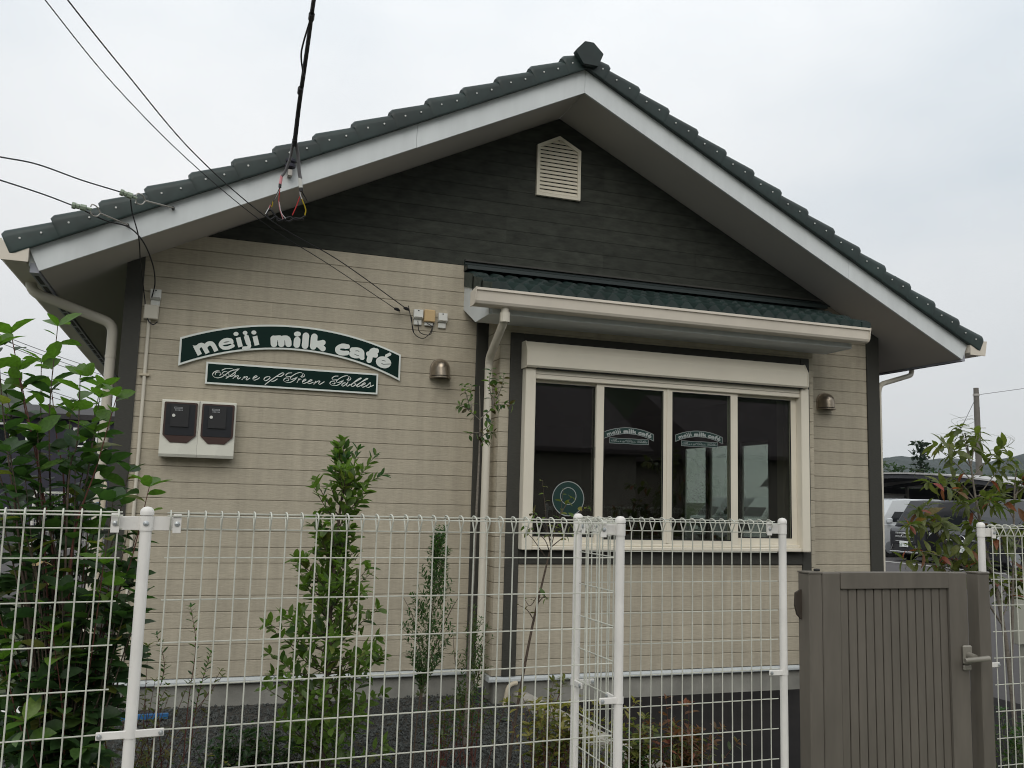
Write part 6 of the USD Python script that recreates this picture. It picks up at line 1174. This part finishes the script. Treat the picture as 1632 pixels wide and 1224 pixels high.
car('white small van peeping out beside the right house corner', (17.15, 17.0, 0), 'car_white', 1.475, 3.4, 1.83, 1.05, 1.0, .45, .55, 'plain')
car('black van with a round star emblem, parked behind the drooping tree', (16.2, 11.75, 0), 'car_black', 1.90, 4.7, 1.86, 1.08, 1.0, .95, .80, 'star')
car('silver small van seen through the bay window and the side door', (17.0, 26.5, 0), 'car_silver', 1.475, 3.4, 1.80, 1.03, 1.0, .5, .5, 'plain')
car('white small van seen through the rightmost window pane', (17.2, 23.4, 0), 'car_white', 1.475, 3.4, 1.86, 1.05, 1.0, .45, .55, 'plain')
for i, (y0, y1) in enumerate(((10.0, 18.5), (19, 30))):
    MB().box(16.3 - .3, 16.42 - .3, y0, y1, -.002, .004).build('parking_line', 'road_paint', label='white line painted along the fronts of the parked cars' if i == 0 else 'white line painted on the lot behind the house', cat='road marking', kind='structure')

# ================================================================== carport
cp = thing('carport', 'long carport with an arched grey roof behind the parked cars', 'carport', (23, 20, 0))
ys = np.linspace(13.2, 26.5, 17)
zc = lambda y: 2.82 - .0135 * (y - 21.3) ** 2
for i in range(8):
    xa, xb = 22.2 + 2.2 * i, 22.2 + 2.2 * (i + 1) - .02
    V = [(x, y, zc(y) + o) for o in (0, .06) for x in (xa, xb) for y in ys]; n = len(ys); F = []
    for k in range(n - 1):
        F += [(k, n + k, n + k + 1), (k, n + k + 1, k + 1), (2 * n + k, 3 * n + k + 1, 3 * n + k), (2 * n + k, 2 * n + k + 1, 3 * n + k + 1), (k, k + 1, 2 * n + k + 1), (k, 2 * n + k + 1, 2 * n + k), (n + k, 3 * n + k + 1, n + k + 1), (n + k, 3 * n + k, 3 * n + k + 1)]
    emit('roof_panel', V, F, 'carport_top', cp)
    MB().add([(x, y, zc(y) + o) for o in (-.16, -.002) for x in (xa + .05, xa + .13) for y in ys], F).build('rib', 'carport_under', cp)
for x in (22.4, 27.0, 31.6, 36.2):
    for y in (14.2, 25.4):
        MB().cbox(x - .06, x + .06, y - .06, y + .06, -.05, zc(y) - .1, .01).build('pillar', 'steel', cp)
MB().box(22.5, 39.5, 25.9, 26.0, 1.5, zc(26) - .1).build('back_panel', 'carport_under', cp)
t = thing('white_shed', 'small white shed wall just right of the house corner, under the carport roof', 'shed', (24.5, 24.0, 0))
MB().cbox(24.0, 25.2, 23.6, 25.0, -.05, 2.05, .01).build('body', 'white_trim', t)
MB().cbox(23.9, 25.3, 23.5, 25.1, 2.052, 2.12, .01).build('roof', 'steel', t)
MB().box(24.55, 24.57, 23.592, 23.6, .05, 1.95).build('door_gap', 'rubber', t)

# ================================================================== utility pole and wires on the right
pp = np.array([33.8, 27.9, 0])
up_ = thing('utility_pole', 'brown grey utility pole rising behind the drooping tree', 'utility pole', pp)
MB().tube([pp + np.array([0, 0, -.2]), pp + np.array([-.12, -.1, 7.6])], [.19, .125], 14).build('shaft', 'pole_concrete', up_, smooth=40)
MB().lathe(pp[0] - .12, pp[1] - .1, [(.135, 7.2), (.16, 7.2), (.16, 7.3), (.135, 7.3)], 12).build('band', 'steel', up_)
for z in (5.6, 5.0, 4.4): MB().tube([pp + np.array([-.33, .2, z]), pp + np.array([.20, -.32, z])], .018, 6).build('step_bolt', 'steel', up_)
cable('pole_wire', list(sag(pp + np.array([-.12, -.1, 7.25]), (44, 20, 9.6), .15)), .012, 'cable_black', 'thin wire rising from the utility pole to the right', seg=2)
cable('guy_wire', [pp + np.array([-.12, -.1, 7.15]), pp + np.array([-1.9, .6, 3.2]), pp + np.array([-2.8, .9, .2])], .011, 'cable_black', 'thin guy wire slanting down left of the utility pole', seg=3)

# ================================================================== far trees, hedge, hills
def far_tree(name, label, x, y, h, w, m, seed, trunk=.25, conifer=False, n=420, leafs=.35):
    t = thing(name, label, 'tree', (x, y, 0), group=None); r = np.random.default_rng(seed)
    MB().tube([(x, y, -.2), (x + .1, y, h * .5), (x, y, h * .9)], [trunk, trunk * .6, trunk * .15], 7).build('trunk', 'bark', t)
    b_ = MB(); N_ = n; V = np.empty((N_, 5, 3)); 
    clumps = [(r.uniform(-.6, .6) * w, r.uniform(-.6, .6) * w, h * r.uniform(.35, .92)) for _ in range(11)]
    if conifer: clumps = [(r.normal(0, .30) * w * (1.05 - k / 11.), r.normal(0, .3) * w * (1.05 - k / 11.), h * (.25 + .75 * k / 11.)) for k in range(12)]
    for i in range(N_):
        c = clumps[i % len(clumps)]; s = (.22 * h if not conifer else .075 * h) * (1 if not conifer else 1.0)
        q = r.normal(0, 1, 3); q = q / np.linalg.norm(q) * r.random() ** .4
        cen = np.array([x + c[0], y + c[1], c[2]]) + q * np.array([s * (.9 if not conifer else 1.5), s * .9, s * .75])
        d = r.normal(0, 1, 3); d[2] = abs(d[2]) * .6
        V_, F_ = leaf_geo(leafs * r.uniform(.6, 1.4), leafs * .55 * r.uniform(.6, 1.3)); b_.add(V_ @ frame(d, r.normal(0, 1, 3) + np.array([0, 0, 1])) + cen, F_)
    b_.build('crown', m, t, smooth=True)
for i, (x, y, h, w, lab) in enumerate(((39.6, 42.0, 4.9, 2.6, 'dark round tree just right of the house corner, behind the carport'), (43.5, 43.5, 4.5, 2.8, 'low dark tree behind the carport roof'), (46, 43, 4.7, 2.6, 'dark tree left of the conifer behind the carport'),
                                      (49.5, 43, 4.4, 3.0, 'dark tree right of the conifer behind the carport'), (52.5, 42, 4.6, 3.0, 'dark tree behind the utility pole'), (55, 41.5, 5.0, 3.2, 'dark tree at the right edge behind the carport'))):
    far_tree('dark_tree', lab, x, y, h, w, 'leaf_far', 200 + i)
far_tree('tall_conifer', 'tall ragged conifer rising above the carport roof', 50.1, 49.0, 6.4, 1.5, 'leaf_conifer', 230, .2, True, 420, .42)
for i, (x, y, h, w) in enumerate(((27.5, 27.5, 2.2, 1.4), (30.5, 26.8, 2.0, 1.4))):
    far_tree('roadside_bush', ('green bush seen under the carport roof, left one' if i == 0 else 'green bush seen under the carport roof, right one'), x, y, h, w, 'leaf_small', 240 + i, .05, False, 260, .22)

def hill(name, pts, depth, m, label, seed, step, bump, back=60):
    """a wooded ridge: crest points (x, y, z), canopy bumps, sloping down to the front and back"""
    p = spline(pts, 30); r = np.random.default_rng(seed)
    seg = np.concatenate([[0], np.cumsum(np.linalg.norm(np.diff(p[:, :2], axis=0), axis=1))]); s = np.arange(0, seg[-1], step)
    X = np.stack([np.interp(s, seg, p[:, k]) for k in range(3)], 1)
    d = np.gradient(X[:, :2], axis=0); d /= np.linalg.norm(d, axis=1, keepdims=True); nrm = np.stack([d[:, 1], -d[:, 0]], 1)
    toward = (EYE[:2] - X[:, :2]); nrm *= np.sign((nrm * toward).sum(1, keepdims=True))
    rows = np.linspace(-.35, 1, 15); V = []
    for t in rows:
        z = X[:, 2] * (1 - abs(t) ** 1.3) if t >= 0 else X[:, 2] * (1 - (abs(t) * 1.6) ** 1.3)
        q = np.stack([X[:, 0] + nrm[:, 0] * depth * t, X[:, 1] + nrm[:, 1] * depth * t, z], 1)
        q[:, 2] += bump * (meshkit.noise(q / (step * 2.2), seed) + .6 * meshkit.noise(q / (step * .9), seed + 1) - .7) * (X[:, 2] > 0)
        q[:, 2] = np.where(t > .97, -3, q[:, 2]); V.append(q)
    n = len(s); V = np.vstack(V); F = []
    for a in range(len(rows) - 1):
        k = np.arange(n - 1) + a * n
        F.append(np.stack([k, k + 1, k + n + 1], 1)); F.append(np.stack([k, k + n + 1, k + n], 1))
    return emit(name, V, np.vstack(F), m, smooth=False, label=label, cat='hill', kind='structure')
def dirp(px, py, dep):
    d = FW * FPX + RT * (px - 816) - UP * (py - 612); return EYE + d * (dep / FPX)
hill('hills', [dirp(px, py, 1000) for px, py in ((1250, 745), (1340, 738), (1404, 732), (1430, 728), (1456, 731), (1482, 734), (1510, 731), (1535, 737), (1562, 740), (1590, 733), (1612, 727), (1640, 719), (1700, 712), (1800, 716))], 300, 'hill_green', 'distant wooded hills on the right horizon', 3, 6.0, 5.0)
hill('hills', [dirp(px, py, 210) for px, py in ((-260, 560), (-120, 580), (-40, 596), (0, 606), (12, 610), (28, 626), (45, 642), (80, 668), (140, 720))], 90, 'hill_near', 'dark wooded hillside at the left edge', 8, 2.2, 2.6)
# the wooded slope and the house across the road, seen in the window glass
hill('hills', [(-140, -60, 8), (-70, -78, 17), (-20, -84, 21), (40, -80, 19), (100, -66, 12), (150, -50, 5)], 30, 'hill_near', 'wooded slope across the road', 12, 3.0, 3.2)
def simple_house(name, label, x0, x1, y0, y1, wall_h, roof_h, wm, rm, windows, front=-1, ov=.5):
    t = thing(name, label, 'building', ((x0 + x1) / 2, (y0 + y1) / 2, 0))
    MB().box(x0, x1, y0, y1, -.1, wall_h).build('wall', wm, t)
    ym = (y0 + y1) / 2
    MB().hull([(x, y, z) for x in (x0 - ov, x1 + ov) for y, z in ((y0 - ov, wall_h - .05), (y0 - ov, wall_h + .12), (y1 + ov, wall_h - .05), (y1 + ov, wall_h + .12), (ym, wall_h + roof_h))]).build('roof', rm, t)
    for (a, b_, z0, z1) in windows:
        yy = y0
        w = MB().poly_xz(sbox(a, z0, b_, z1).difference(sbox(a + .06, z0 + .06, b_ - .06, z1 - .06)), yy - .06, yy + .01).box((a + b_) / 2 - .03, (a + b_) / 2 + .03, yy - .05, yy + .01, z0 + .06, z1 - .06).build('window', 'white_trim', t)
        MB().box(a + .06, b_ - .06, yy - .02, yy - .012, z0 + .06, z1 - .06).build('pane', 'car_glass', w)
    return t
simple_house('house_across_road', 'tiled house across the road, mirrored in the window panes', 1.0, 13.0, -34, -25, 3.3, 3.0, 'plaster_house', 'roof_tile_far', [])
simple_house('house_across_road', 'second tiled house across the road, further right in the reflection', 17.0, 30.0, -36, -26, 3.4, 3.0, 'plaster_house', 'roof_tile_far', [])
simple_house('navy_building', 'dark navy building with white-framed windows behind the left shrub', -17, -4.95, 26.3, 34, 3.75, .7, 'navy_wall', 'dark_roof', [(-6.86, -6.10, 2.80, 3.44), (-5.52, -5.05, 2.9, 3.95), (-9.2, -8.2, 2.8, 3.5)], ov=.25)
t = thing('mauve_roofed_house', 'low house with a mauve grey roof at the left edge, behind the shrub', 'building', (-11, 19, 0))
MB().box(-14, -8.4, 18, 22, -.1, 2.6).build('wall', 'plaster_house', t)
MB().hull([(-14.2, y, z) for y, z in ((17.6, 2.6), (22.4, 2.6), (20, 3.75), (17.6, 2.75), (22.4, 2.75))] + [(-8.2, y, z) for y, z in ((17.6, 2.55), (22.4, 2.55), (20, 2.9), (17.6, 2.65), (22.4, 2.65))]).build('roof', 'mauve_roof', t)
# far mesh fence on the left
t = thing('far_fence', 'far white mesh fence seen between the leaves at the left', 'fence', (-4.9, 8.75, 0))
fa, fb = np.array([-5.15, 8.85, 0]), np.array([-3.2, 8.4, 0]); n = 40
for i in range(n): 
    q = fa + (fb - fa) * i / n
    MB().tube([q + np.array([0, 0, .2]), q + np.array([0, 0, 1.42])], .0035, 4).build('vertical_wire', 'wire_white_coat', t)
for z in [.3 + .127 * k for k in range(9)] + [1.42]: MB().tube([fa + np.array([0, 0, z]), fb + np.array([0, 0, z])], .0035, 4).build('horizontal_wire', 'wire_white_coat', t)
MB().tube([fa + np.array([0, 0, 1.40]), fb + np.array([0, 0, 1.40])], .012, 6).build('top_rail', 'wire_white_coat', t)
MB().tube([fa + np.array([0, 0, -.1]), fa + np.array([0, 0, 1.44])], .024, 10).build('post', 'fence_white', t)
# overhead wires across the left sky
for i, (ya, yb, lab) in enumerate(((530, 590, 'thin overhead wire in the left sky, topmost of five'), (537, 597, 'thin overhead wire in the left sky, second of five from the top'), (543, 604, 'thin overhead wire in the left sky, middle one of five'), (592, 648, 'thin overhead wire in the left sky, fourth of five from the top'), (603, 655, 'thin overhead wire in the left sky, lowest of five'))):
    a, b_ = dirp(-60, ya - 22, 30), dirp(190, yb + 8, 42)
    cable('overhead_wire', list(sag(a, b_, .12)), .012, 'cable_black', lab, cat='overhead wire', seg=2)

# ================================================================== haze
if HAZE:
    usdkit.material(stage, '/World/Looks/haze', {'v': ('principled_volume', {'color': (.82, .88, .95), 'density': HAZE, 'anisotropy': 0.0})}, [], volume='v.volume')
    MAT['haze'] = UsdShade.Material.Get(stage, '/World/Looks/haze')
    MB().box(-1700, 1700, -1700, 1900, -8, 140).build('haze', 'haze', kind='stuff')
